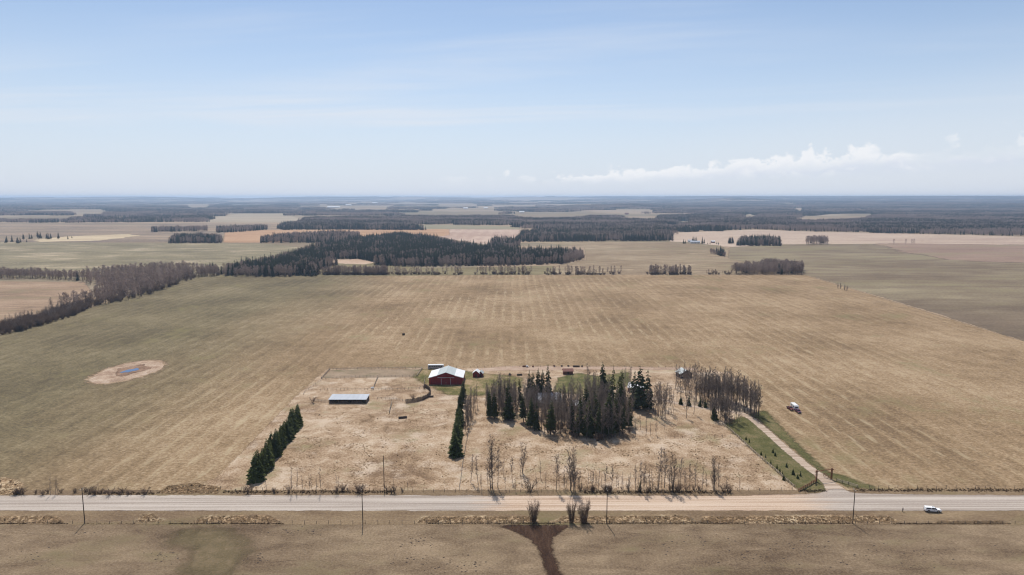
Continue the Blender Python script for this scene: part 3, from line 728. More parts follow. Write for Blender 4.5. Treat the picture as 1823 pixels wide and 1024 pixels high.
far_house(620, 367, 75, 30, 9, 'white far barn near the horizon right of the pair')
far_house(667, 363.5, 90, 40, 9, 'tiny white far barn on the horizon plain')
far_house(829, 372, 45, 22, 8, 'white far building beyond the pinkish field')
far_house(865, 371.5, 45, 22, 8, 'white far building near a dark clump beyond the pinkish field')
far_house(929, 378.5, 40, 18, 7, 'white far farmhouse at the pale far field')
far_house(1116, 382, 26, 14, 7, 'pink far farmhouse above the bright far clearing', 'rust', 'rustroof')

def bus():
    b = empty('parked_bus', (*P(776, 656.5), 0), math.radians(4))
    tag(b, 'long white-topped bus with dark windows parked behind the barn', 'bus')
    L, w = 5.6, 1.25
    body = MB()
    prof = [(-L, 0.55), (L - 0.5, 0.55), (L, 1.0), (L, 2.4), (L - 0.35, 2.85), (-L + 0.2, 2.9), (-L, 2.6)]
    body.prism(prof, -w, w).build('body', M['cream'], b)
    MB().box(-L + 0.1, L - 0.4, -w + 0.08, w - 0.08, 2.905, 3.05).build('roof', M['whiteroof'], b)
    for i in range(8):
        x = -L + 0.5 + i * 1.25
        for s in (-1, 1): MB().box(x, x + 1.0, s * w - 0.03 if s > 0 else -w - 0.03, s * w + 0.03 if s > 0 else -w + 0.03, 1.5, 2.4).build('window', M['glass'], b)
    MB().box(L - 0.02, L + 0.03, -w + 0.15, w - 0.15, 1.5, 2.35).build('windscreen', M['glass'], b)
    for s in (-1, 1): MB().box(-L + 0.2, L - 0.6, s * w - 0.025, s * w + 0.025, 1.05, 1.3).build('side_stripe', M['darkred'], b)
    for x in (-3.4, 3.4):
        for s in (-1, 1): wheel(b, x, s * (w - 0.12), 0.48, 0.26)
def wheel(parent, x, y, r, w):
    n = 20
    def disc(r, y0, y1):
        mb = MB(); v = [(x + r * math.cos(2 * math.pi * i / n), yy, 0 + r_ + r * math.sin(2 * math.pi * i / n)) for yy in (y0, y1) for i in range(n)]
        mb.add(v, [tuple(range(n)), tuple(range(2 * n - 1, n - 1, -1))] + [(i, n + i, n + (i + 1) % n, (i + 1) % n) for i in range(n)])
        return mb
    r_ = r
    t = disc(r, y - w / 2, y + w / 2).build('wheel', M['black'], parent)
    disc(r * 0.6, y - w / 2 - 0.012, y + w / 2 + 0.012).build('rim', M['steel'], t)
bus()

def pickup(name, label, px, py, rz, paint, topper=None, bed=None):
    b = empty(name, (*P(px, py), 0.09), math.radians(rz))
    tag(b, label, 'pickup truck')
    w = 0.98
    def body(prof, hw, mat, nm, parent=b, taper=0.0):
        mb = MB(); n = len(prof)
        v = []
        for s in (-1, 1):
            for x, z in prof: v.append((x, s * (hw - taper * max(0, z - 1.05)), z))
        mb.add(v, [tuple(range(n)), tuple(range(2 * n - 1, n - 1, -1))] + [(i, n + i, n + (i + 1) % n, (i + 1) % n) for i in range(n)])
        o = mb.build(nm, mat, parent)
        bv = o.modifiers.new('bevel', 'BEVEL'); bv.width = 0.05; bv.segments = 2; bv.limit_method = 'ANGLE'
        return o
    # wheel arches cut into the lower outline
    def arch(cx, r=0.50): return [(cx + r * math.cos(t), 0.42 + r * math.sin(t)) for t in np.linspace(math.pi, 0, 9)]
    low = [(-2.85, 0.5)] + arch(-1.75) + [(-1.2, 0.42), (1.1, 0.42)] + arch(1.72) + [(2.75, 0.48), (2.85, 0.75), (2.80, 1.00), (2.6, 1.10), (1.25, 1.17), (-2.85, 1.17)]
    bd = body(low, w, paint, 'body')
    body([(-0.75, 1.172), (1.30, 1.172), (0.62, 1.82), (0.45, 1.87), (-0.55, 1.87), (-0.75, 1.80)], w - 0.04, paint, 'cab', taper=0.16)
    for s in (-1, 1):
        MB().add([(x, s * (w - 0.035 - 0.16 * max(0, z - 1.05) + o), z) for o in (0.0, 0.012) for x, z in ((-0.62, 1.25), (0.15, 1.25), (0.15, 1.74), (-0.62, 1.74))],
                 [(0, 1, 2, 3), (7, 6, 5, 4), (0, 4, 5, 1), (1, 5, 6, 2), (2, 6, 7, 3), (3, 7, 4, 0)]).build('window', M['glass'], b)
        MB().add([(x, s * (w - 0.035 - 0.16 * max(0, z - 1.05) + o), z) for o in (0.0, 0.012) for x, z in ((0.22, 1.25), (1.08, 1.25), (0.62, 1.70), (0.22, 1.74))],
                 [(0, 1, 2, 3), (7, 6, 5, 4), (0, 4, 5, 1), (1, 5, 6, 2), (2, 6, 7, 3), (3, 7, 4, 0)]).build('window', M['glass'], b)
        dr = MB().box(0.16, 0.20, s * w - 0.006 if s > 0 else -w - 0.008, s * w + 0.008 if s > 0 else -w + 0.006, 0.55, 1.15).build('door_seam', M['black'], bd)
        MB().box(-0.05, 0.10, s * w - 0.01 if s > 0 else -w - 0.03, s * w + 0.03 if s > 0 else -w + 0.01, 0.98, 1.03).build('door_handle', M['steel'], b)
        MB().box(0.95, 1.10, s * w if s > 0 else -w - 0.22, s * w + 0.22 if s > 0 else -w, 1.20, 1.36).build('mirror', M['black'], b)
        MB().box(2.74, 2.86, s * 0.72 - 0.2, s * 0.72 + 0.2, 0.80, 0.98).build('headlight', M['lamp_clear'], b)
        MB().box(-2.88, -2.80, s * 0.86 - 0.1, s * 0.86 + 0.1, 0.75, 1.10).build('tail_light', M['lamp_red'], b)
        for x in (-1.75, 1.72): wheel(b, x, s * (w - 0.14), 0.40, 0.26)
    y_ = w - 0.22
    MB().add([(1.27, -y_, 1.22), (1.27, y_, 1.22), (0.66, y_ - 0.05, 1.80), (0.66, -y_ + 0.05, 1.80), (1.31, -y_, 1.23), (1.31, y_, 1.23), (0.70, y_ - 0.05, 1.81), (0.70, -y_ + 0.05, 1.81)],
             [(0, 3, 2, 1), (4, 5, 6, 7), (0, 1, 5, 4), (2, 3, 7, 6), (0, 4, 7, 3), (1, 2, 6, 5)]).build('windscreen', M['glass'], b)
    MB().box(2.84, 2.90, -0.5, 0.5, 0.62, 0.95).build('grille', M['black'], b)
    MB().box(2.80, 2.98, -w + 0.05, w - 0.05, 0.45, 0.62).build('bumper', M['steel'], b)
    MB().box(-3.0, -2.84, -w + 0.05, w - 0.05, 0.48, 0.64).build('bumper', M['steel'], b)
    if topper == 'cap':
        t = body([(-2.82, 1.175), (-0.80, 1.175), (-0.80, 1.86), (-2.62, 1.88), (-2.78, 1.80)], w - 0.03, paint, 'canopy', taper=0.12)
        for s in (-1, 1):
            MB().add([(x, s * (w - 0.03 - 0.12 * max(0, z - 1.05) + o), z) for o in (0.0, 0.012) for x, z in ((-2.6, 1.32), (-1.0, 1.32), (-1.0, 1.70), (-2.6, 1.70))],
                     [(0, 1, 2, 3), (7, 6, 5, 4), (0, 4, 5, 1), (1, 5, 6, 2), (2, 6, 7, 3), (3, 7, 4, 0)]).build('side_window', M['glass'], t)
        MB().box(-0.2, 0.25, -0.25, 0.25, 1.875, 1.93).build('sunroof', M['black'], b)
    elif bed:
        MB().box(-2.75, -0.85, -0.85, 0.85, 1.175, 1.22).build('bed_cover', M['black'], b)
    return b
pickup('pickup_truck', 'white pickup truck with covered bed parked on the near road edge', 1660, 911, -7, M['carwhite'], 'cap')
AX = math.degrees(math.atan2(P(1424, 737)[1] - P(1411, 726)[1], P(1424, 737)[0] - P(1411, 726)[0]))
pickup('pickup_truck', 'maroon pickup hitched to the white camper in the hay field', 1420.5, 734.5, AX, M['maroon'])
pickup('pickup_truck', 'dark red pickup with black-covered bed left of the white camper', 1406.8, 729.5, AX + 6, M['darkred'], None, True)
def camper():
    b = empty('camper_trailer', (*P(1414.2, 728.2), 0.06), math.radians(AX))
    tag(b, 'white camper trailer parked in the hay field behind the maroon pickup', 'camper trailer')
    mb = MB(); prof = [(-3.4, 0.6), (2.9, 0.6), (3.3, 1.2), (3.2, 2.3), (2.7, 2.85), (-3.1, 2.85), (-3.4, 2.6)]
    o = mb.prism(prof, -1.2, 1.2).build('body', M['cream'], b)
    bv = o.modifiers.new('bevel', 'BEVEL'); bv.width = 0.08; bv.segments = 2; bv.limit_method = 'ANGLE'
    MB().box(-2.9, 2.5, -1.08, 1.08, 2.856, 2.92).build('roof', M['whiteroof'], b)
    for s_ in (-1, 1):
        for x in (-2.2, 1.2): MB().box(x, x + 1.1, s_ * 1.2 - 0.02, s_ * 1.2 + 0.02, 1.55, 2.2).build('window', M['glass'], b)
        for x in (-0.55, 0.25): wheel(b, x, s_ * 1.02, 0.34, 0.22)
    MB().box(-0.6, 0.1, -1.23, -1.2, 0.7, 2.5).build('door', M['trim'], b)
    MB().box(3.19, 3.27, -0.8, 0.8, 1.6, 2.2).build('front_window', M['glass'], b)
    MB().bar((3.0, 0, 0.55), (4.4, 0, 0.52), 0.14).build('hitch', M['steel'], b)
camper()

# ------------------------------------------------------------------ poles, fences, gate
def utility_pole(px, py, top, label, arm=True):
    b = empty('utility_pole', (*P(px, py), 0))
    h = (py - top) / ppm(py)
    tag(b, label, 'utility pole', 'poles along the road' if arm else None)
    MB().bar((0, 0, 0), (0, 0, h), 0.34, n=10, w2=0.24).build('pole', M['pole'], b)
    if arm:
        a = MB().box(-0.16, -0.04, -1.2, 1.2, h - 0.55, h - 0.40).build('crossarm', M['rail'], b)
        for y in (-1.05, 0.45, 1.05): MB().bar((-0.1, y, h - 0.40), (-0.1, y, h - 0.12), 0.12, n=8, w2=0.08).build('insulator', M['insul'], a)
        MB().bar((-0.1, 0.9, h - 0.5), (-0.06, 0.0, h - 1.2), 0.06).build('brace', M['steel'], b)
        MB().bar((-0.1, -0.9, h - 0.5), (-0.06, 0.0, h - 1.2), 0.06).build('brace', M['steel'], b)
for i, (x, y, t) in enumerate([(151, 931.5, 875), (646, 932, 875), (1080, 933, 876), (1518, 932.5, 876)]):
    utility_pole(x, y, t, '%s utility pole from the left on the near side of the road' % ORD[i])
utility_pole(684, 868, 815, 'lone bare pole standing in the dry grass across the road', False)

_post_meshes = {}
def fence(name, label, pts, step=4.0, h=1.25, rails=(), mat='post', pw=0.16, wires=(), rail_w=0.12, jit=0.12, cat='fence', lean=0.05):
    pts = [p if len(p) == 2 and isinstance(p[0], float) and abs(p[0]) < 1e-9 else p for p in pts]
    o = (pts[0][0], pts[0][1])
    b = empty(name, (*o, 0))
    tag(b, label, cat)
    key = (mat, pw, h)
    if key not in _post_meshes:
        _post_meshes[key] = MB().bar((0, 0, 0), (0, 0, h), pw, n=6, w2=pw * 0.85).mesh('post', M[mat])
    segs = []
    for (x0, y0), (x1, y1) in zip(pts[:-1], pts[1:]):
        L = math.hypot(x1 - x0, y1 - y0); n = max(1, round(L / step))
        segs += [(x0 + (x1 - x0) * i / n, y0 + (y1 - y0) * i / n) for i in range(n)]
    segs.append(pts[-1])
    segs = [(x + R.uniform(-jit, jit), y + R.uniform(-jit, jit)) for x, y in segs]
    for x, y in segs[:300]:
        q = link('post', _post_meshes[key], b)
        q.location = (x - o[0], y - o[1], 0)
        q.scale = (1, 1, R.uniform(0.85, 1.15)); q.rotation_euler = (R.uniform(-lean, lean), R.uniform(-lean, lean), R.uniform(0, 3))
    for z in rails:
        mb = MB()
        for (x0, y0), (x1, y1) in zip(segs[:-1], segs[1:]):
            mb.bar((x0 - o[0], y0 - o[1], z + R.uniform(-0.04, 0.04)), (x1 - o[0], y1 - o[1], z + R.uniform(-0.04, 0.04)), rail_w, n=5)
        mb.build('rail', M['rail' if mat != 'log' else 'log'], b)
    for z in wires:
        mb = MB()
        for (x0, y0), (x1, y1) in zip(segs[:-1], segs[1:]): mb.bar((x0 - o[0], y0 - o[1], z), (x1 - o[0], y1 - o[1], z), 0.012, n=3)
        mb.build('wire', M['steel'], b)
    return b
yf = P(911, 932.0)[1]
fence('wire_fence', 'wire fence along the near verge in the foreground', [(-300, yf + 0.5), P(151, 932.6), P(911, 932.2), P(1500, 933.4), (300, yf - 0.3)], 4.5, 1.3, wires=(0.5, 0.85, 1.2))
fence('wire_fence', 'wire fence along the far roadside before the yard', PL([(392, 871), (600, 874.5), (830, 876), (1100, 877), (1410, 873)]), 4.5, 1.3, wires=(0.5, 0.85, 1.2))
fence('wire_fence', 'wire fence along the hay field edge right of the gate', PL([(1548, 868.5), (1650, 869.5), (1823, 870.5), (1900, 871)]), 4.0, 1.3, wires=(0.5, 0.85, 1.2))
fence('rail_fence', 'pale rail fence slanting along the left side of the driveway', PL([(1286, 756), (1300, 766), (1345, 808), (1380, 838), (1414, 868)]), 2.6, 1.25, rails=(0.5, 1.0), rail_w=0.14)
fence('rail_fence', 'rail fence running right from the log gate', PL([(1489, 857), (1510, 863.5), (1527, 869)]), 3.2, 1.4, rails=(0.45, 0.85, 1.25), mat='post', pw=0.22, rail_w=0.14)
fence('corral_fence', 'dark rail fence at the left end of the paddock', PL([(572, 675), (587, 659)]), 2.2, 1.6, rails=(0.5, 0.9, 1.35), rail_w=0.16)
fence('corral_fence', 'rail fence along the back of the paddock', PL([(587, 659), (680, 657), (752, 656.5)]), 2.4, 1.5, rails=(0.5, 0.9, 1.3))
fence('corral_fence', 'rail fence along the front of the paddock', PL([(572, 675), (640, 672.5), (742, 671)]), 2.4, 1.5, rails=(0.5, 0.9, 1.3))
fence('corral_fence', 'rail fence at the right end of the paddock by the barn', PL([(752, 656.5), (742, 671)]), 2.4, 1.5, rails=(0.5, 0.9, 1.3), rail_w=0.15)
fence('corral_fence', 'row of corral posts behind the long shed', PL([(570, 695), (655, 694.5), (665, 694.5)]), 2.4, 1.5, rails=(0.9,), jit=0.3)
fence('corral_fence', 'row of corral posts between water tank and barn lane', PL([(667, 694), (700, 695), (754, 692)]), 2.4, 1.5, rails=(0.9,), jit=0.3)
fence('corral_fence', 'slanting rail fence dividing the two corrals', PL([(664, 694), (673, 672)]), 2.4, 1.5, rails=(0.5, 0.9, 1.3), rail_w=0.15)
fence('corral_fence', 'rail fence along the lane left of the barn', PL([(754, 692), (757, 674)]), 2.2, 1.6, rails=(0.5, 0.9, 1.35), rail_w=0.16)
fence('corral_fence', 'short rail fence between shrub and long shed', PL([(560, 714.5), (585, 717)]), 2.2, 1.5, rails=(0.5, 0.9, 1.3), rail_w=0.15)
fence('corral_fence', 'short bent line of posts in the middle of the yard', PL([(698, 716), (696, 725), (693, 736)]), 1.8, 1.7, rails=(0.6, 1.1), rail_w=0.2, lean=0.15)
fence('corral_fence', 'low rail fence before the curved board fence', PL([(672, 710), (700, 711), (722, 715)]), 2.6, 1.2, rails=(0.5, 0.9))
fence('wire_fence', 'fence line beside the right windbreak row', PL([(836, 755), (832, 780), (826, 812), (818, 872)]), 3.5, 1.3, wires=(0.5, 0.85, 1.2))
fence('wire_fence', 'short line of posts across the dry grass behind the roadside trees', PL([(1170, 781), (1230, 780), (1300, 779)]), 4.2, 1.4, wires=(0.5, 0.85, 1.2))
fence('wire_fence', 'fence line along the top edge of the yard', PL([(800, 655), (950, 653.5), (1100, 654), (1245, 655)]), 5, 1.3, wires=(0.5, 0.85, 1.2))
fence('wire_fence', 'fence line down the left edge of the yard', PL([(574, 676), (545, 697), (540, 703)]), 4, 1.3, wires=(0.5, 0.85, 1.2))

def board_fence():
    pts = PL([(722, 718), (738, 716.5), (752, 713), (762, 708), (767, 702), (766, 697), (760, 692), (755, 690)])
    b = empty('board_fence', (*pts[0], 0)); o = pts[0]
    tag(b, 'curved dark board windbreak fence in the yard before the barn', 'fence')
    me = MB().box(-0.16, 0.16, -0.03, 0.03, 0, 2.5).mesh('plank', M['board'])
    pm = MB().bar((0, 0, 0), (0, 0, 2.7), 0.2, n=6).mesh('post', M['post'])
    k = 0
    for (x0, y0), (x1, y1) in zip(pts[:-1], pts[1:]):
        L = math.hypot(x1 - x0, y1 - y0); a = math.atan2(y1 - y0, x1 - x0); n = max(1, int(L / 0.38))
        for i in range(n):
            t = (i + 0.5) / n
            q = link('plank', me, b); q.location = (x0 + (x1 - x0) * t - o[0], y0 + (y1 - y0) * t - o[1], 0); q.rotation_euler = (R.uniform(-0.02, 0.02), R.uniform(-0.02, 0.02), a); q.scale = (1, 1, R.uniform(0.9, 1.06))
            if k % 6 == 0:
                q = link('post', pm, b); q.location = (x0 + (x1 - x0) * t - o[0] - 0.16 * math.sin(a), y0 + (y1 - y0) * t - o[1] + 0.16 * math.cos(a), 0)
            k += 1
board_fence()

def log_gate():
    a, c = P(1453, 857.5), P(1480, 853.5)
    b = empty('log_gate', (*a, 0))
    tag(b, 'tall log gateway with crossbeam over the driveway entrance', 'gate')
    dx, dy = c[0] - a[0], c[1] - a[1]
    for x, y in ((0, 0), (dx, dy)):
        for s in (-0.22, 0.22): MB().bar((x + s, y, 0), (x + s, y, 5.0), 0.34, n=8).build('gate_post', M['log'], b)
    L = math.hypot(dx, dy); ux, uy = dx / L, dy / L
    bm = MB(); pz = []
    for i in range(9):
        t = -1.0 + (L + 2.0) * i / 8
        pz.append((ux * t, uy * t, 4.35 + 0.30 * math.sin(math.pi * min(1, max(0, t / L)))))
    for p, q in zip(pz[:-1], pz[1:]): bm.bar(p, q, 0.30, n=8)
    bm.build('crossbeam', M['log'], b)
    # open leaves: the left one swung towards the road, the right one back along the drive
    def leaf(x, y, ex, ey, hh):
        lf = empty('gate_leaf', (x, y, 0)); lf.parent = b
        MB().bar((0, 0, 0.4), (0, 0, hh), 0.18, n=6).build('stile', M['log'], lf)
        MB().bar((ex, ey, 0.4), (ex, ey, 1.6), 0.16, n=6).build('stile', M['log'], lf)
        for z in (0.45, 1.0, 1.5): MB().bar((0, 0, z), (ex, ey, z), 0.13, n=6).build('bar', M['log'], lf)
        MB().bar((0, 0, hh), (ex, ey, 1.55), 0.14, n=6).build('bar', M['log'], lf)
        MB().bar((0, 0, 0.45), (ex, ey, 1.5), 0.10, n=6).build('bar', M['log'], lf)
    leaf(-0.4, -0.2, -1.6, -3.4, 3.0)
    leaf(dx - 0.3, dy, -2.0, 2.4, 3.2)
log_gate()
fence('log_fence', 'low reddish log wing fence running down from the gate to the road', PL([(1452, 858), (1441, 865), (1430, 871), (1422, 875.5)]), 1.7, 1.5, rails=(0.4, 0.8, 1.2), mat='log', pw=0.24, rail_w=0.17)

# small things about the yard
def tank():
    b = empty('water_tank', (*P(663, 694), 0))
    tag(b, 'small pale water tank on legs where the corral fences meet', 'water tank')
    MB().bar((-0.9, 0, 1.25), (0.9, 0, 1.25), 1.1, n=14).build('barrel', M['trim'], b)
    for x in (-0.6, 0.6):
        for y in (-0.4, 0.4): MB().bar((x, y, 0), (x, y, 0.9), 0.1).build('leg', M['steel'], b)
    MB().bar((0, 0, 1.75), (0, 0, 1.95), 0.3, n=8).build('cap', M['steel'], b)
tank()
def bale(px, py, label, r=0.9, w=1.5, rz=0.5):
    b = empty('hay_bale', (*P(px, py), 0), rz); tag(b, label, 'hay bale')
    n = 18; mb = MB()
    prof = [(-w / 2, r * 0.9), (-w / 2 + 0.12, r), (w / 2 - 0.12, r), (w / 2, r * 0.9)]
    v = [(x, q * math.cos(2 * math.pi * i / n), r * 0.93 + q * math.sin(2 * math.pi * i / n)) for x, q in prof for i in range(n)]
    f = [(k * n + i, k * n + (i + 1) % n, (k + 1) * n + (i + 1) % n, (k + 1) * n + i) for k in range(3) for i in range(n)] + [tuple(range(n)), tuple(range(3 * n, 4 * n))]
    mb.add(v, f).build('roll', M['hay'], b, smooth=False)
    for x in (-0.35, 0.0, 0.35):
        t = MB(); vv = [(x + e, (r + 0.01) * math.cos(2 * math.pi * i / n), r * 0.93 + (r + 0.01) * math.sin(2 * math.pi * i / n)) for e in (-0.02, 0.02) for i in range(n)]
        t.add(vv, [(i, (i + 1) % n, n + (i + 1) % n, n + i) for i in range(n)]).build('twine', M['board'], b)
bale(718.5, 597, 'lone dark round bale lying in the middle of the hay field', 0.95, 2.2, 0.2)
def logpile(px, py, n, L, label, rz=0.0, mat='pole'):
    b = empty('log_pile', (*P(px, py), 0), rz); tag(b, label, 'log pile')
    row, k = n, 0
    for lev in range(3):
        for i in range(row - lev):
            y = (i - (row - lev - 1) / 2) * 0.42
            l = L * R.uniform(0.85, 1.05)
            MB().bar((-l / 2, y, 0.2 + lev * 0.36), (l / 2, y + R.uniform(-0.1, 0.1), 0.2 + lev * 0.36), 0.4, n=7).build('log', M[mat], b)
logpile(1026, 653.5, 5, 4.6, 'neat stack of dark logs on the track behind the lawn')
logpile(934, 653.5, 4, 3.2, 'rusty heap of poles at the left of the junk row', 0.2, 'rust')
logpile(717, 745, 4, 4.5, 'dark heap of old timbers lying in the yard grass', 0.25, 'darkwood')
logpile(925, 668.8, 3, 3.6, 'dark timbers lying beside the grass near the tall spruces', 0.05, 'darkwood')
logpile(767, 707.5, 3, 3.4, 'green-grey timbers right of the curved board fence', 0.1, 'board')
def implement(px, py, label, mat, s=1.0, rz=0.0):
    b = empty('farm_implement', (*P(px, py), 0), rz); tag(b, label, 'farm implement', 'old implements behind the yard'); b.scale = (s, s, s)
    MB().box(-1.1, 1.1, -0.45, 0.45, 0.55, 0.75).build('frame', M[mat], b)
    MB().prism([(-0.9, 0.76), (0.3, 0.76), (0.1, 1.5), (-0.7, 1.5)], -0.5, 0.5).build('hopper', M[mat], b)
    MB().bar((1.1, 0, 0.65), (2.2, 0, 0.4), 0.12).build('drawbar', M['rust'], b)
    for q in (-1, 1): wheel(b, -0.1, q * 0.62, 0.42, 0.16)
implement(939, 654, 'old implement with white hopper in the junk row', 'trim', 1.0, 0.3)
implement(949, 653.8, 'small rusty implement next to the white hopper', 'rust', 0.8, 1.2)
implement(987, 653.2, 'rusty implement behind the tallest left spruce', 'rust', 0.9, 0.1)
implement(1000, 653.0, 'dark implement left of the rust-red shed', 'darkwood', 0.8, 2.0)
implement(1012, 653.0, 'low dark implement directly behind the rust-red shed', 'darkwood', 0.8, 0.7)
implement(1036, 653.5, 'small dark implement just right of the log stack', 'darkwood', 0.8, 1.9)
implement(908, 668.5, 'dark implement alone at the edge of the green grass', 'darkwood', 1.0, 0.9)

# ------------------------------------------------------------------ the person on the verge
def person():
    root = empty('person', (*P(1607, 911.5), 0.0), math.radians(200))
    tag(root, 'person in dark clothes standing on the verge left of the white pickup', 'person')
    J = {}; ed = []
    def j(n, p, r, par=None):
        J[n] = (len(J), p, r)
        if par: ed.append((J[par][0], J[n][0]))
    j('pelvis', (0, 0, 0.96), 0.155); j('waist', (0, -0.01, 1.12), 0.135, 'pelvis'); j('chest', (0, -0.01, 1.32), 0.165, 'waist'); j('neckb', (0, 0, 1.48), 0.075, 'chest')
    j('neck', (0, 0.01, 1.55), 0.055, 'neckb'); j('jaw', (0, 0.03, 1.60), 0.075, 'neck'); j('head', (0, 0.015, 1.69), 0.100, 'jaw'); j('crown', (0, 0.0, 1.77), 0.075, 'head'); j('nose', (0, 0.125, 1.66), 0.018, 'head')
    for s in (-1, 1):
        k = 'l' if s < 0 else 'r'
        j('hip' + k, (s * 0.10, 0, 0.90), 0.105, 'pelvis'); j('knee' + k, (s * 0.12, 0.02, 0.50), 0.068, 'hip' + k); j('calf' + k, (s * 0.125, -0.01, 0.32), 0.062, 'knee' + k)
        j('ankle' + k, (s * 0.13, -0.02, 0.09), 0.045, 'calf' + k); j('toe' + k, (s * 0.15, 0.16, 0.045), 0.045, 'ankle' + k)
        j('sh' + k, (s * 0.19, 0, 1.42), 0.072, 'chest'); j('elb' + k, (s * 0.25, -0.03, 1.13), 0.048, 'sh' + k); j('wr' + k, (s * 0.22, 0.14, 0.95), 0.033, 'elb' + k); j('palm' + k, (s * 0.21, 0.20, 0.90), 0.035, 'wr' + k)
        for f in range(4):
            j('f%d%s' % (f, k), (s * (0.18 + 0.02 * f), 0.25, 0.86 + 0.004 * f), 0.010, 'palm' + k); j('g%d%s' % (f, k), (s * (0.175 + 0.02 * f), 0.265, 0.825 - 0.006 * (f in (1, 2))), 0.009, 'f%d%s' % (f, k))
        j('th' + k, (s * 0.165, 0.22, 0.90), 0.011, 'palm' + k); j('ti' + k, (s * 0.15, 0.255, 0.88), 0.010, 'th' + k)
    me = bpy.data.meshes.new('body')
    it = sorted(J.values())
    me.from_pydata([q[1] for q in it], ed, [])
    o = bpy.data.objects.new('body', me); COL.objects.link(o)
    o.modifiers.new('skin', 'SKIN')
    if not me.skin_vertices: bpy.context.view_layer.update()
    if not me.skin_vertices:
        bpy.context.view_layer.objects.active = o; bpy.ops.mesh.customdata_skin_add()
    for i, q in enumerate(it): me.skin_vertices[0].data[i].radius = (q[2], q[2]); me.skin_vertices[0].data[i].use_root = (i == 0)
    sb = o.modifiers.new('subd', 'SUBSURF'); sb.levels = sb.render_levels = 1
    dg = bpy.context.evaluated_depsgraph_get()
    nm = bpy.data.meshes.new_from_object(o.evaluated_get(dg))
    bpy.data.objects.remove(o)
    for m_ in (plain('jacket', (0.035, 0.035, 0.032), 0.9), plain('trousers', (0.030, 0.028, 0.030), 0.9), plain('skin', (0.36, 0.20, 0.14), 0.6), plain('shoes', (0.02, 0.018, 0.016), 0.8)): nm.materials.append(m_)
    for p in nm.polygons:
        z = p.center.z; p.use_smooth = True; y = p.center.y
        p.material_index = 2 if z > 1.53 or (y > 0.15 and 0.75 < z < 0.97) else 0 if z > 0.93 else 3 if z < 0.10 else 1
    link('body', nm, root)
    hair = MB(); n = 14
    for k in range(6):
        ph = k / 5 * 1.75
        for i in range(n):
            t = 2 * math.pi * i / n
            hair.v.append((0.112 * math.sin(ph) * math.cos(t), -0.005 + 0.118 * math.sin(ph) * math.sin(t) - 0.02, 1.705 + 0.125 * math.cos(ph) + (0.045 if math.sin(t) > 0.3 and k > 3 else 0)))
    hair.f = [(k * n + i, k * n + (i + 1) % n, (k + 1) * n + (i + 1) % n, (k + 1) * n + i) for k in range(5) for i in range(n)]
    hair.m = [0] * len(hair.f)
    hair.build('hair', plain('hair', (0.03, 0.02, 0.015), 0.7), root, smooth=True)
person()

# ------------------------------------------------------------------ vegetation
RT = random.Random(21)
def tube(mb, pts, radii, n=5):
    base = len(mb.v)
    for i, (p, r) in enumerate(zip(pts, radii)):
        p = Vector(p)
        d = (Vector(pts[min(i + 1, len(pts) - 1)]) - Vector(pts[max(i - 1, 0)])).normalized()
        u = Vector((1, 0, 0)) if abs(d.x) < 0.8 else Vector((0, 1, 0))
        x = d.cross(u).normalized(); y = d.cross(x)
        for k in range(n):
            t = 2 * math.pi * k / n
            mb.v.append(tuple(p + x * (r * math.cos(t)) + y * (r * math.sin(t))))
    for i in range(len(pts) - 1):
        for k in range(n):
            a = base + i * n
            mb.f.append((a + k, a + (k + 1) % n, a + n + (k + 1) % n, a + n + k)); mb.m.append(0)
def sliver(mb, a, b, w):
    """one twig: a thin pointed blade"""
    d = b - a
    s = d.cross(Vector((RT.uniform(-1, 1), RT.uniform(-1, 1), RT.uniform(-1, 1))))
    if s.length < 1e-6: return
    s = s.normalized() * (w / 2)
    i = len(mb.v); mb.v += [tuple(a - s), tuple(a + s), tuple(b)]; mb.f.append((i, i + 1, i + 2)); mb.m.append(0)
def fast_mesh(mb, name, mat):
    me = bpy.data.meshes.new(name); me.from_pydata(mb.v, [], mb.f); me.materials.append(mat); me.update(); return me

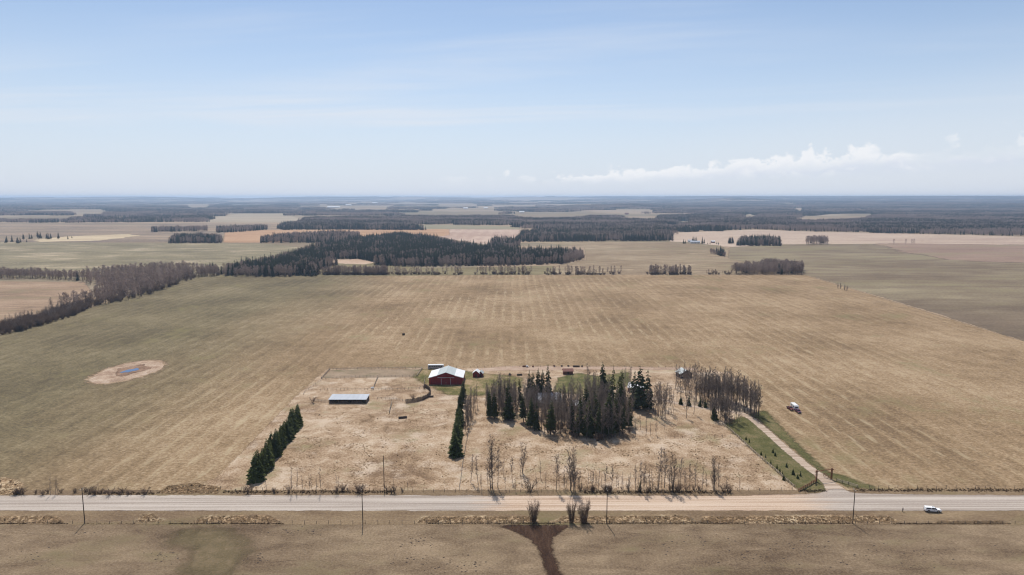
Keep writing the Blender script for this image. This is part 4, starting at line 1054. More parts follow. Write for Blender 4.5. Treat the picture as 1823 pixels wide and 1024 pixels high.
def mk_bare(H=17.0, crown0=0.35, spread=0.15, nbr=22, ntw=14, tw=0.075, stems=1, twig='twig', tr=0.17, seg=5):
    tk, cr = MB(), MB()
    for st in range(stems):
        ox, oy = (0, 0) if stems == 1 else (RT.uniform(-0.5, 0.5), RT.uniform(-0.5, 0.5))
        h = H * (1 if st == 0 else RT.uniform(0.75, 0.98))
        lx, ly = RT.uniform(-0.05, 0.05) * h, RT.uniform(-0.05, 0.05) * h
        if stems > 1: lx, ly = ox * 2 + lx, oy * 2 + ly
        def axis(t): return Vector((ox + lx * t + 0.25 * math.sin(3 * t + st), oy + ly * t + 0.2 * math.sin(4 * t + 2 * st), h * t))
        ts = [i / seg for i in range(seg + 1)]
        tube(tk, [axis(t) for t in ts], [tr * (1 - 0.88 * t) for t in ts], 6 if nbr > 12 else 4)
        for b in range(nbr):
            t = crown0 + (0.97 - crown0) * (b + RT.random()) / nbr
            a = RT.uniform(0, 2 * math.pi)
            L = h * spread * (1.15 - 0.75 * (t - crown0) / (1 - crown0)) * RT.uniform(0.6, 1.25)
            p0 = axis(t)
            up = RT.uniform(0.7, 1.5)
            d = Vector((math.cos(a), math.sin(a), up)).normalized()
            p1 = p0 + d * L * 0.55; p2 = p1 + Vector((d.x * 0.8, d.y * 0.8, d.z * 1.2)).normalized() * L * 0.5
            tube(cr, [p0, p1, p2], [tr * 0.36 * (1.1 - t), tr * 0.2 * (1.15 - t), 0.012], 3)
            for w in range(ntw):
                q = RT.random() ** 0.7
                s = (p0 + (p1 - p0) * (q * 2)) if q < 0.5 else (p1 + (p2 - p1) * (q * 2 - 1))
                dd = Vector((RT.gauss(0, 1), RT.gauss(0, 1), RT.gauss(0.6, 0.8))).normalized()
                sliver(cr, s, s + dd * L * RT.uniform(0.22, 0.55), tw * RT.uniform(0.6, 1.4))
    return fast_mesh(tk, 'trunk', M['bark'] if twig == 'twig' else M['shrubtwig']), fast_mesh(cr, 'crown', M[twig]), H

def mk_spruce(H=14.0, rad=0.17, low=0.04, lev=26, per=9, mat='spruce', ragged=0.25, gap=0.0, power=0.8):
    tk, cr = MB(), MB()
    tube(tk, [(0, 0, 0), (0, 0, H * 0.5), (0, 0, H * 0.99)], [H * 0.014, H * 0.008, 0.02], 6)
    for i in range(lev):
        t = low + (0.985 - low) * ((i + RT.uniform(-0.3, 0.3)) / lev)
        t = min(max(t, low), 0.985)
        z = H * t; rr = H * rad * max(0.03, (1 - (t - low) / (1 - low))) ** power
        if low > 0.15 and t < low + 0.12: rr *= 0.55 + 0.45 * (t - low) / 0.12
        n = max(4, int(per * (0.45 + 0.6 * (1 - t))))
        a0 = RT.uniform(0, 6.28)
        for k in range(n):
            if RT.random() < gap: continue
            a = a0 + 2 * math.pi * (k + RT.uniform(-0.35, 0.35)) / n
            r = rr * RT.uniform(1 - ragged, 1 + ragged)
            ca, sa = math.cos(a), math.sin(a)
            w = r * RT.uniform(0.26, 0.40)
            dr = r * RT.uniform(0.18, 0.42)
            b = len(cr.v)
            zm = z - dr * 0.25
            cr.v += [(0, 0, z + r * 0.12), (ca * r * 0.55 - sa * w, sa * r * 0.55 + ca * w, zm - w * 0.35), (ca * r * 0.55 + sa * w, sa * r * 0.55 - ca * w, zm - w * 0.35),
                     (ca * r, sa * r, z - dr), (ca * r * 0.55, sa * r * 0.55, zm + w * 0.15), (ca * r * 0.60, sa * r * 0.60, zm - dr * 1.1 - 0.06 * r)]
            cr.f += [(b, b + 1, b + 4), (b, b + 4, b + 2), (b + 1, b + 3, b + 4), (b + 4, b + 3, b + 2), (b, b + 5, b + 3)]
            cr.m += [0] * 5
    return fast_mesh(tk, 'trunk', M['sprucebark']), fast_mesh(cr, 'crown', M[mat]), H

def mk_shrub(H=3.5, stems=16, spread=0.55, ntw=18, tw=0.06, low=0.25, root=0.35):
    tk, cr = MB(), MB()
    for s in range(stems):
        a = RT.uniform(0, 6.28); o = RT.uniform(0, root); h = H * RT.uniform(0.65, 1.0); r = H * spread * RT.uniform(0.3, 1.0)
        p0 = Vector((o * math.cos(a), o * math.sin(a), 0)); p1 = p0 + Vector((math.cos(a) * r * 0.4, math.sin(a) * r * 0.4, h * 0.55)); p2 = p0 + Vector((math.cos(a) * r, math.sin(a) * r, h))
        tube(tk, [p0, p1, p2], [0.045, 0.03, 0.01], 3)
        for w in range(ntw):
            q = RT.uniform(low, 1.0)
            c = (p0 + (p1 - p0) * (q * 2)) if q < 0.5 else (p1 + (p2 - p1) * (q * 2 - 1))
            d = Vector((RT.gauss(0, 0.7), RT.gauss(0, 0.7), RT.gauss(0.8, 0.5))).normalized()
            sliver(cr, c, c + d * H * RT.uniform(0.12, 0.30), tw * RT.uniform(0.6, 1.4))
    return fast_mesh(tk, 'stem', M['shrubtwig']), fast_mesh(cr, 'crown', M['shrubtwig']), H

ASPEN = [mk_bare(17, 0.24 + 0.05 * (i % 3), 0.13 + 0.012 * (i % 4), 27, 20, 0.125) for i in range(7)]
SLIM = [mk_bare(12, 0.20, 0.12, 18, 15, 0.12, tr=0.11) for i in range(5)]
BROAD = [mk_bare(13, 0.18, 0.19, 20, 16, 0.10, stems=3, tr=0.13) for i in range(4)]
SPRUCE = [mk_spruce(18, 0.105 + 0.010 * i, 0.08 + 0.05 * (i % 3), 34, 9, 'spruce', 0.38, 0.18, 0.62) for i in range(5)]
WINDB = [mk_spruce(10.5, 0.17 + 0.022 * i, 0.015, 24, 10, 'windbreak', 0.42, 0.12, 0.55 + 0.05 * (i % 3)) for i in range(6)]
PINE = [mk_spruce(18, 0.155, 0.10, 26, 9, 'pine', 0.48, 0.26, 0.55), mk_spruce(17, 0.17, 0.14, 24, 9, 'pine', 0.5, 0.30, 0.5)]
SHRUB = [mk_shrub(3.5, 16), mk_shrub(3.0, 14, 0.7), mk_shrub(4.0, 18, 0.4)]
WILLOW = [mk_shrub(6.5, 44, 0.40, 34, 0.07, 0.03, 1.5), mk_shrub(6.5, 40, 0.34, 36, 0.07, 0.03, 1.4)]

def plant(kind, x, y, h, name, label, cat='tree', group=None, wide=1.0, part='trunk'):
    tm, cm, H = RT.choice(kind)
    e = empty(name, (x, y, float(land(x, y))), RT.uniform(0, 6.28))
    e.rotation_euler = (RT.gauss(0, 0.025), RT.gauss(0, 0.025), e.rotation_euler[2])
    s = h / H; e.scale = (s * wide, s * wide, s)
    tag(e, label, cat, group)
    link(part, tm, e); link('crown', cm, e)
    return e
def plantpx(kind, px, base, top, name, label, cat='tree', group=None, wide=1.0, part='trunk'):
    x, y = P(px, base)
    return plant(kind, x, y, (base - top) / ppm(base), name, label, cat, group, wide, part)
def inside_pts(poly_px, n, rng, mind=2.0, avoid=()):
    poly = PL(poly_px); xs = [p[0] for p in poly]; ys = [p[1] for p in poly]; out = []; tries = 0
    while len(out) < n and tries < n * 80:
        tries += 1
        x, y = rng.uniform(min(xs), max(xs)), rng.uniform(min(ys), max(ys))
        if not bool(inpoly(np.array([x]), np.array([y]), poly)[0]): continue
        if any((x - a) ** 2 + (y - b) ** 2 < mind * mind for a, b in out): continue
        if any(math.hypot(x - a, y - b) < r for a, b, r in avoid): continue
        out.append((x, y))
    return out

# windbreak rows
for row, (a, b, n) in enumerate([((453, 856), (527, 756), 24), ((462, 854), (532, 755), 24)]):
    A, B_ = P(*a), P(*b)
    for i in range(n):
        t = (i + RT.uniform(-0.25, 0.25)) / (n - 1)
        plant(WINDB, A[0] + (B_[0] - A[0]) * t + RT.uniform(-0.6, 0.6), A[1] + (B_[1] - A[1]) * t, RT.uniform(9.0, 13.0), 'spruce_tree',
              '%s spruce from the road in the %s line of the slanting left windbreak' % (ORD[i], ('left', 'right')[row]), 'spruce tree', 'left windbreak spruces', RT.uniform(0.85, 1.12))
ys = [812, 806, 800, 794, 788, 782, 776, 771, 766, 761, 756, 751]
for i, y in enumerate(ys):
    plant(WINDB, *P(810.5 + (812 - y) * 0.13 + RT.uniform(-2.2, 2.2), y), RT.uniform(8.0, 12.5), 'spruce_tree', '%s spruce from the road in the narrow windbreak before the barn' % ORD[i], 'spruce tree', 'middle windbreak spruces', RT.uniform(1.05, 1.4))
for i, (x, b, t) in enumerate([(818, 742, 700), (820, 733, 694), (822.5, 722, 683), (825, 712, 676)]):
    plantpx(SPRUCE, x, b, t, 'spruce_tree', '%s tall thin spruce behind the narrow windbreak, counted towards the barn' % ORD[i], 'spruce tree', 'middle windbreak spruces', 1.25)
for i, (x, b, t) in enumerate([(829, 768, 722), (832, 760, 715), (834, 750, 706), (831, 742, 700), (838, 744, 690), (842, 745, 700), (846, 732, 690), (850, 725, 685)]):
    plantpx(ASPEN, x, b, t, 'poplar_tree', '%s bare poplar from the road beside the narrow windbreak' % ORD[i], 'tree', 'bare poplars by the windbreak', 0.9)

# grove round the farmhouse: spruces one can pick out, then the bare poplars between them
GS = [(975.5, 716, 647, 'tallest spruce at the left of the grove near the farmhouse roof'), (957, 713, 655, 'left twin of the pointed spruces left of the farmhouse roof'), (963.5, 714, 656, 'right twin of the pointed spruces left of the farmhouse roof'),
      (941, 716, 659, 'broad dark spruce at the upper left of the grove'), (947, 718, 662, 'spruce close right of the broad dark spruce in the grove'), (927, 720, 670, 'thin spruce at the upper left corner of the grove'),
      (906, 748, 680, 'lone spruce in the bare left clump of the grove'), (872, 744, 692, 'dark spruce at the left edge of the bare left clump'), (880, 745, 698, 'shorter dark spruce in the bare left clump'),
      (996, 742, 686, 'slim spruce before the right end of the farmhouse'), (1006, 738, 685, 'slim spruce right of the farmhouse'), (1030, 776, 702, 'tall slim spruce before the small outbuilding'),
      (1045, 748, 685, 'slender spruce right behind the small outbuilding'), (1055, 740, 687, 'small slender spruce at the lawn edge'), (1047, 778, 712, 'spruce at the front edge below the lawn'),
      (1074, 722, 645, 'very tall bushy spruce right of the lawn'), (1087.5, 757, 650, 'very tall narrow spruce in the right half of the grove'), (1101, 740, 656, 'tall ragged spruce at the right of the grove'),
      (1095.5, 768, 697, 'dark spruce before the ragged spruce'), (1109, 773, 714, 'spruce at the right front corner of the grove'), (1082, 776, 704, 'spruce in the front right of the grove'), (1066, 780, 716, 'low dark spruce at the middle front of the grove'),
      (945, 762, 706, 'dark spruce at the left front of the main grove'), (955, 766, 715, 'second dark spruce at the left front of the main grove'), (980, 774, 712, 'dark front spruce below the farmhouse'), (1018, 770, 712, 'dark spruce left of the tall slim spruce'), (1118, 762, 708, 'dark spruce at the grove edge below the garage'), (932, 752, 700, 'thin dark spruce at the left border of the main grove'), (1060, 766, 700, 'dark spruce deep in the middle of the grove')]
avoid = [(*P(975, 717), 8.5), (*P(968, 718), 8), (*P(1030, 727), 6), (*P(984, 718), 7)]
for x, b, t, lab in GS:
    p = P(x, b)
    avoid.append((*p, 1.6))
    plantpx(SPRUCE, x, b, t, 'spruce_tree', lab, 'spruce tree', 'spruces of the farmhouse grove', RT.uniform(0.8, 1.4))
for i, (x, b, t) in enumerate([(1139.5, 730, 650), (1152.5, 726, 656), (1128, 724, 658)]):
    plantpx(PINE, x, b, t, 'conifer_tree', ('tallest broad conifer beside the garage', 'right-hand conifer of the three by the garage', 'left-hand conifer of the three by the garage')[i], 'conifer', 'conifers by the garage', 0.95)
RG = random.Random(5)
main = [(930, 742), (940, 757), (970, 772), (1010, 780), (1050, 787), (1090, 783), (1124, 770), (1128, 742), (1110, 722), (1060, 716), (1012, 722), (1000, 735), (955, 732), (928, 726)]
for x, y in inside_pts(main, 175, RG, 1.8, avoid):
    gx_, gy_ = topx(x, y)
    lab = 'bare grey poplar in the %s %s part of the farmhouse grove' % ('front' if gy_ > 764 else 'middle' if gy_ > 742 else 'back', 'left' if gx_ < 985 else 'centre' if gx_ < 1055 else 'right')
    plant(ASPEN, x, y, RG.uniform(13, 20), 'poplar_tree', lab, 'tree', 'bare poplars of the farmhouse grove', RG.uniform(0.8, 1.1))
for x, y in inside_pts([(862, 735), (868, 745), (890, 748), (915, 750), (925, 735), (918, 715), (880, 712)], 40, RG, 1.9, avoid):
    plant(ASPEN, x, y, RG.uniform(13, 18), 'poplar_tree', 'bare poplar in the thin clump left of the farmhouse grove', 'tree', 'bare poplars of the left clump', RG.uniform(0.8, 1.1))
for i, (x, b, t) in enumerate([(1046, 705, 648), (1060, 712, 660), (1110, 705, 655), (1122, 712, 652), (1014, 722, 682), (1028, 722, 676)]):
    plantpx(ASPEN, x, b, t, 'poplar_tree', ['tall bare tree with a dense top at the right end of the lawn', 'leaning bare tree at the right end of the lawn', 'bare tree left of the garage gable', 'bare tree before the garage gable', 'slim bare tree on the lawn before the small outbuilding', 'bare purple-grey tree in front of the lawn'][i], 'tree', 'bare trees on the lawn', 0.85)
for x, y in inside_pts([(1200, 696), (1206, 684), (1240, 680), (1262, 698), (1238, 712), (1208, 708)], 24, RG, 2.0, []):
    plant(ASPEN, x, y, RG.uniform(12, 17), 'poplar_tree', 'bare poplar in the loose group before the dark cabin', 'tree', 'poplars before the cabin', RG.uniform(0.8, 1.0))
for x, y in inside_pts([(1150, 745), (1160, 725), (1195, 720), (1200, 738), (1185, 748)], 12, RG, 2.2, []):
    plant(ASPEN, x, y, RG.uniform(10, 16), 'poplar_tree', 'bare poplar in the loose group right of the conifers', 'tree', 'poplars right of the conifers', RG.uniform(0.8, 1.0))
for x, y in inside_pts([(1204, 684), (1208, 677), (1236, 676), (1240, 684)], 9, RG, 1.8, []):
    plant(SLIM, x, y, RG.uniform(7, 11), 'poplar_tree', 'thin bare poplar close in front of the dark cabin', 'tree', 'thin poplars at the cabin front', RG.uniform(0.9, 1.2))
# open trees right of the grove, on both sides of the drive
stand = [(1131, 778, 742), (1140, 766, 738), (1150, 779, 742), (1158, 776, 752), (1168, 776, 740), (1182, 768, 748), (1166, 745, 682), (1172, 742, 680), (1178, 746, 686), (1184, 746, 684), (1190, 738, 688), (1195, 736, 690), (1199, 737, 712), (1170, 736, 690), (1186, 732, 692), (1222, 745, 700), (1235, 738, 690), (1230, 716, 672), (1205, 712, 672), (1212, 714, 676)]
for i, (x, b, t) in enumerate(stand):
    plantpx(ASPEN if b - t > 38 else SLIM, x, b, t, 'poplar_tree', 'bare poplar standing apart in the dry grass right of the grove', 'tree', 'scattered poplars right of the grove', 0.9)
for x, y in inside_pts([(1236, 716), (1262, 702), (1300, 712), (1330, 722), (1352, 742), (1340, 746), (1316, 728), (1272, 722), (1240, 720)], 75, RG, 1.8, []):
    plant(ASPEN, x, y, RG.uniform(15, 20), 'poplar_tree', 'bare aspen in the curved stand behind the driveway', 'tree', 'aspens of the curved stand', RG.uniform(0.8, 1.05))
for x, y in inside_pts([(1262, 742), (1282, 735), (1305, 742), (1318, 752), (1300, 758), (1285, 754), (1268, 752)], 20, RG, 1.9, []):
    plant(ASPEN, x, y, RG.uniform(11, 17), 'poplar_tree', 'bare aspen in the clump between driveway and dry grass', 'tree', 'aspens left of the driveway', RG.uniform(0.8, 1.0))
for i, (x, b, t) in enumerate([(1212, 720, 705), (1226, 722, 704), (1246, 724, 708), (1256, 726, 712), (1272, 747, 722)]):
    plantpx(WINDB, x, b, t, 'young_spruce', '%s small spruce from the left along the upper driveway' % ORD[i], 'spruce tree', 'small spruces by the upper driveway', 1.1)
for i, (x, b, t) in enumerate([(1328, 783, 776), (1334, 788, 781), (1355, 810, 803), (1363, 815, 808), (1376, 806, 798), (1380, 812, 804), (1372, 826, 818), (1383, 835, 826), (1388, 842, 833), (1393, 848, 838), (1400, 832, 822), (1412, 845, 834), (1420, 852, 843), (1395, 855, 845), (1425, 848, 838)]):
    plantpx(WINDB, x, b, t, 'spruce_sapling', '%s spruce sapling down the green driveway verge' % ORD[i], 'sapling', 'saplings on the driveway verge', 0.95)

# roadside trees across the road
RS = [(838, 859, 812), (851.5, 863, 815), (877, 869, 783), (886, 868, 800), (896, 848, 818), (912, 857, 815), (931.5, 842, 789), (928, 861, 830), (962, 852, 820), (990, 874, 812), (1006, 871, 832), (1015, 875, 803), (1024, 875, 806),
      (1030, 868, 838), (1045, 872, 841), (1055, 874, 838), (1066, 874, 838), (1077, 874, 832), (1088, 875, 829), (1098, 874, 844), (1107, 876, 850), (1119, 875, 846), (1131, 874, 832), (1140, 876, 824), (1148, 876, 830), (1158, 874, 836), (1171, 873, 803), (1183, 868, 803), (1192, 870, 826), (1200, 875, 814), (1212, 872, 818), (1221, 872, 836),
      (1228, 873, 826), (1239, 871, 828), (1250, 872, 832), (1273, 874, 818), (1280, 872, 830), (1316, 875, 852)]
BIG = {877, 1015, 1024, 1200, 1273, 931.5}
for i, (x, b, t) in enumerate(sorted(RS)):
    k = BROAD if x in BIG else (SLIM if b - t < 42 else ASPEN)
    lab = {877: 'large bare tree with many limbs on the roadside right of the narrow windbreak', 931.5: 'slim bare tree standing back from the road in the dry grass', 1015: 'left stem of the tall bare pair at the middle roadside', 1024: 'right stem of the tall bare pair at the middle roadside',
           1200: 'large dark bare tree near the right end of the roadside row', 1273: 'broad bare tree closing the right end of the roadside row', 838: 'small leaning bare tree at the left end of the roadside row', 1316: 'short bare sapling alone near the driveway fence'}.get(x, '%s tree from the left in the bare roadside row behind the road' % ORD[i])
    plantpx(k, x, b, t, 'roadside_tree', lab, 'tree', 'bare trees along the far roadside', 0.9)
LS = [(457, 876, 857), (475, 877, 850), (520, 880, 835), (529, 878, 840), (538, 877, 848), (552, 877, 845), (556, 876, 846), (564, 876, 850), (572.5, 878, 830), (584, 876, 860), (601, 878, 845), (605, 877, 848), (700, 870, 848), (726, 873, 855), (443, 876, 862), (434, 876, 864)]
for i, (x, b, t) in enumerate(sorted(LS)):
    plantpx(SLIM, x, b, t, 'roadside_tree', '%s thin bare sapling from the left on the far roadside below the left windbreak' % ORD[i], 'tree', 'thin saplings below the left windbreak', 0.8)
for i, (x, b, t) in enumerate([(90, 882, 848), (99, 881, 853), (104, 881, 850), (176, 878, 860)]):
    plantpx(SLIM, x, b, t, 'roadside_tree', '%s thin bare tree from the left on the far roadside' % ORD[i], 'tree', 'thin trees at the left roadside', 0.8)
# shrubs
SH = [(950, 930, 897, 'single round willow bush on the near verge above the dirt track', WILLOW), (1017, 931, 898, 'left bush of the pair on the near verge', WILLOW), (1040, 931, 896, 'right bush of the pair on the near verge', WILLOW)]
for x, b, t, lab, k in SH: plantpx(k, x, b, t, 'willow_bush', lab, 'bush', 'bushes on the near verge', 0.72 if x != 1017 else 0.58, 'stem')
plantpx(SHRUB, 556, 718, 706, 'bush', 'dark round bush left of the long shed', 'bush', None, 1.1, 'stem')
plantpx(SHRUB, 735, 712, 702, 'bush', 'brown bush behind the curved board fence', 'bush', None, 1.1, 'stem')
plantpx(SHRUB, 756, 693, 686, 'bush', 'small brown bush at the top of the curved board fence', 'bush', None, 1.1, 'stem')
plantpx(SHRUB, 944, 876, 857, 'bush', 'brown bush at the far road edge in front of the dry grass', 'bush', None, 1.3, 'stem')
plantpx(SHRUB, 1292, 748, 735, 'bush', 'grey bush at the top of the driveway verge', 'bush', None, 1.3, 'stem')
plantpx(WINDB, 1139, 875, 857, 'young_spruce', 'single small green spruce among the bare roadside trees', 'spruce tree', None, 0.9)
RB = random.Random(11)
for i in range(34):
    x = RB.uniform(1030, 1300); plantpx(SHRUB, x, RB.uniform(872, 877), RB.uniform(862, 868), 'bush', 'low brown brush along the foot of the roadside trees', 'bush', 'brush under the roadside trees', 1.2, 'stem')
for i in range(20):
    x = RB.uniform(430, 730); plantpx(SHRUB, x, RB.uniform(874, 879), RB.uniform(862, 870), 'bush', 'low scrub along the far roadside before the left paddock', 'bush', 'scrub before the left paddock', 0.9, 'stem')
for i in range(22):
    x = RB.choice([RB.uniform(25, 40), RB.uniform(60, 160), RB.uniform(150, 270)]); plantpx(SHRUB, x, RB.uniform(876, 882), RB.uniform(866, 872), 'bush', 'low dark brush along the left far roadside', 'bush', 'brush at the left roadside', 1.3, 'stem')

for i in range(46):
    x = RB.uniform(1030, 1292) if i < 34 else RB.uniform(830, 1030); b_ = RB.uniform(868, 876)
    plantpx(SLIM, x, b_, b_ - RB.uniform(18, 36), 'roadside_tree', 'fine bare sapling in the roadside thicket before the dry grass', 'tree', 'fine saplings of the roadside thicket', 0.8)
for x, y in inside_pts([(935, 756), (970, 772), (1010, 780), (1050, 787), (1090, 783), (1122, 770), (1118, 750), (1000, 755), (935, 745)], 34, RB, 2.5, []):
    plant(SHRUB, x, y, RB.uniform(2.0, 4.5), 'bush', 'dark undergrowth bush at the foot of the farmhouse grove', 'bush', 'undergrowth of the farmhouse grove', 1.3, 'stem')
# left hedgerow, back treeline: the nearest trees are things, the rest below reads as one mass
HEDGE = [(0, 596), (30, 590), (80, 577), (130, 560), (160, 545), (200, 541), (250, 530), (300, 513), (350, 494), (356, 485), (330, 481), (270, 483), (215, 487), (150, 492), (140, 500), (165, 510), (190, 523), (160, 535), (130, 540), (80, 560), (0, 585)]
hed = inside_pts(HEDGE, 620, RB, 2.0, [])
hed.sort(key=lambda p: p[1])
far_bare = []
for i, (x, y) in enumerate(hed):
    h = RB.uniform(9, 13) if y < 690 else RB.uniform(13, 18)
    if i < 45: plant(BROAD if i % 3 == 0 else ASPEN, x, y, h, 'hedgerow_tree', 'bare tree in the near half of the left hedgerow', 'tree', 'trees of the left hedgerow', 1.1)
    else: far_bare.append((x, y, h, 1.15))
for i, (x, b, t) in enumerate([(1492, 514, 504), (1497, 515, 503), (1503, 517, 505), (1508, 518, 508)]):
    plantpx(BROAD, x, b, t, 'field_tree', '%s bare tree from the left in the small clump on the right field boundary' % ORD[i], 'tree', 'clump on the right field boundary', 1.3)
# spruces on the far left pasture
fx = [68, 130, 192, 222, 255, 290, 320, 345, 415, 440, 505, 525, 550, 632, 735, 780]
fb = [530, 522, 540, 528, 500, 525, 490, 490, 488, 482, 492, 492, 492, 490, 495, 485]
fh = [80, 85, 75, 65, 75, 40, 70, 60, 90, 75, 70, 80, 75, 80, 45, 32]
for i in range(16):
    plantpx(SPRUCE, fx[i] / 6.077, 345 + fb[i] / 6.077, 345 + (fb[i] - fh[i]) / 6.077, 'spruce_tree', '%s dark spruce from the left on the far left pasture' % ORD[i], 'spruce tree', 'spruces on the far left pasture', 1.5)
for i, (x, b, t) in enumerate([(1217, 434, 425), (1220, 434, 427), (1233.5, 430, 420), (1237, 430, 420.5), (1240, 430, 420), (1250, 434, 420), (1253.5, 434, 424), (1260, 435, 430), (1264, 435, 430), (1276, 435, 430), (1279, 435.5, 430)]):
    plantpx(SPRUCE, x, b, t, 'spruce_tree', '%s spruce from the left around the silver far machine shed' % ORD[i], 'spruce tree', 'spruces around the far machine shed', 1.3)

# ------------------------------------------------------------------ woods: masses of trees
def far_tree_bare(H=17):
    cr = MB()
    for k in range(2): 
        o = Vector((RT.uniform(-0.5, 0.5), RT.uniform(-0.5, 0.5), 0))
        tube(cr, [o, o + Vector((RT.uniform(-.5, .5), RT.uniform(-.5, .5), H * 0.9))], [0.17, 0.04], 3)
    for i in range(95):
        t = 0.28 + 0.72 * RT.random() ** 0.8; r = H * 0.16 * math.sin(math.pi * min(1, (t - 0.1) / 0.95)) ** 0.6 * RT.random() ** 0.5
        a = RT.uniform(0, 6.28); c = Vector((math.cos(a) * r, math.sin(a) * r, H * t * 0.95))
        d = Vector((math.cos(a) * 0.5 + RT.gauss(0, .4), math.sin(a) * .5 + RT.gauss(0, .4), RT.uniform(0.4, 1.3))).normalized()
        sliver(cr, c - d * 0.9, c + d * 1.3, RT.uniform(0.28, 0.55))
    return fast_mesh(cr, 'far_bare_tree', M['fartwig'])
def far_tree_spruce(H=18):
    cr = MB()
    tube(cr, [(0, 0, 0), (0, 0, H * 0.5)], [0.22, 0.12], 3)
    for i in range(11):
        t = 0.10 + 0.86 * i / 11; z = H * t; rr = H * 0.145 * (1.02 - t) ** 0.7
        a0 = RT.uniform(0, 6.28)
        for k in range(6):
            a = a0 + k * 1.047 + RT.uniform(-.2, .2); r = rr * RT.uniform(0.7, 1.3); w = r * 0.5
            ca, sa = math.cos(a), math.sin(a); b = len(cr.v)
            cr.v += [(0, 0, z + r * 0.5), (ca * r * 0.7 - sa * w, sa * r * 0.7 + ca * w, z - r * 0.3), (ca * r, sa * r, z - r * 0.45), (ca * r * 0.7 + sa * w, sa * r * 0.7 - ca * w, z - r * 0.3)]
            cr.f += [(b, b + 1, b + 2), (b, b + 2, b + 3)]; cr.m += [0, 0]
    return fast_mesh(cr, 'far_spruce_tree', M['farspruce'])
def make_kit(name, meshes):
    c = bpy.data.collections.new(name)
    for i, (nm, me) in enumerate(meshes):
        c.objects.link(bpy.data.objects.new(nm, me))
    return c
kit = make_kit('wood_kit', [('bare_a%d' % i, far_tree_bare()) for i in range(4)] + [('spruce_b%d' % i, far_tree_spruce()) for i in range(4)] + [('tall_bush_c%d' % i, WILLOW[i][1]) for i in range(2)])

def scatter_object(name, pts, coll, label):
    """pts: x, y, z, size_xy, size_z, index"""
    a = np.array(pts, float)
    me = bpy.data.meshes.new(name)
    me.vertices.add(len(a)); me.vertices.foreach_set('co', a[:, :3].astype(np.float32).ravel())
    s = me.attributes.new('size', 'FLOAT_VECTOR', 'POINT'); s.data.foreach_set('vector', np.stack([a[:, 3], a[:, 3], a[:, 4]], 1).astype(np.float32).ravel())
    t = me.attributes.new('turn', 'FLOAT_VECTOR', 'POINT'); rr = np.random.default_rng(3).uniform(0, 6.28, len(a)); t.data.foreach_set('vector', np.stack([rr * 0, rr * 0, rr], 1).astype(np.float32).ravel())
    k = me.attributes.new('pick', 'INT', 'POINT'); k.data.foreach_set('value', a[:, 5].astype(np.int32))
    o = link(name, me)
    ng = bpy.data.node_groups.new(name, 'GeometryNodeTree')
    ng.interface.new_socket('Geometry', in_out='INPUT', socket_type='NodeSocketGeometry'); ng.interface.new_socket('Geometry', in_out='OUTPUT', socket_type='NodeSocketGeometry')
    gi, go = ng.nodes.new('NodeGroupInput'), ng.nodes.new('NodeGroupOutput')
    ip = ng.nodes.new('GeometryNodeInstanceOnPoints'); ci = ng.nodes.new('GeometryNodeCollectionInfo')
    ci.inputs['Collection'].default_value = coll; ci.inputs['Separate Children'].default_value = True; ci.inputs['Reset Children'].default_value = True
    ip.inputs['Pick Instance'].default_value = True
    def attr(n, ty):
        q = ng.nodes.new('GeometryNodeInputNamedAttribute'); q.data_type = ty; q.inputs['Name'].default_value = n
        return q.outputs['Attribute']
    L = ng.links.new
    L(gi.outputs[0], ip.inputs['Points']); L(ci.outputs[0], ip.inputs['Instance']); L(attr('pick', 'INT'), ip.inputs['Instance Index'])
    L(attr('turn', 'FLOAT_VECTOR'), ip.inputs['Rotation']); L(attr('size', 'FLOAT_VECTOR'), ip.inputs['Scale']); L(ip.outputs[0], go.inputs[0])
    m = o.modifiers.new('scatter', 'NODES'); m.node_group = ng
    return tag(o, label, 'trees' if 'grass' not in name and 'weed' not in name and 'mound' not in name else name.split('_')[-1], None, 'stuff')

NR = np.random.default_rng(12)
def fill(poly, sp, spruce, hb=(13, 18), hs=(15, 22), front=None, wide=1.15, clump=40.0):
    """trees over a world polygon; spruce share may lean to the back (front = share along the near edge)"""
    xs = [p[0] for p in poly]; ys = [p[1] for p in poly]
    gx, gy = np.meshgrid(np.arange(min(xs), max(xs) + sp, sp), np.arange(min(ys), max(ys) + sp, sp))
    gx = (gx + NR.uniform(-0.5, 0.5, gx.shape) * sp).ravel(); gy = (gy + NR.uniform(-0.5, 0.5, gy.shape) * sp).ravel()
    k = inpoly(gx, gy, poly); gx, gy = gx[k], gy[k]
    out = []
    if len(gx) == 0: return out
    z = land(gx, gy)
    d = sdist(gx, gy, poly) if front is not None else None
    u = NR.uniform(0, 1, len(gx)); hh = NR.uniform(0, 1, len(gx)); pk = NR.integers(0, 4, len(gx))
    for i in range(len(gx)):
        hm = 1 + 0.30 * mnoise.noise(Vector((gx[i] / 22, gy[i] / 22, 7.7)))
        if front is not None and d[i] < 10 and NR.uniform() < 0.35: continue
        q = mnoise.noise(Vector((gx[i] / clump, gy[i] / clump, 3.3))) * 0.9
        p = spruce + q
        if front is not None and d[i] < 16: p = front + q
        if front is not None and d[i] < 9 and u[i] > 0.45: out.append((gx[i] + 1.5, gy[i] - 2.5, z[i], 0.9 + 0.5 * hh[i], 0.5 + 0.5 * hh[i], 8 + pk[i] % 2))
        if u[i] < p:
            h = (hs[0] + (hs[1] - hs[0]) * hh[i] ** 1.5) * hm; out.append((gx[i], gy[i], z[i], h / 18 * wide * 1.05, h / 18, 4 + pk[i]))
        else:
            h = (hb[0] + (hb[1] - hb[0]) * hh[i]) * hm; out.append((gx[i], gy[i], z[i], h / 17 * wide, h / 17, pk[i]))
    return out
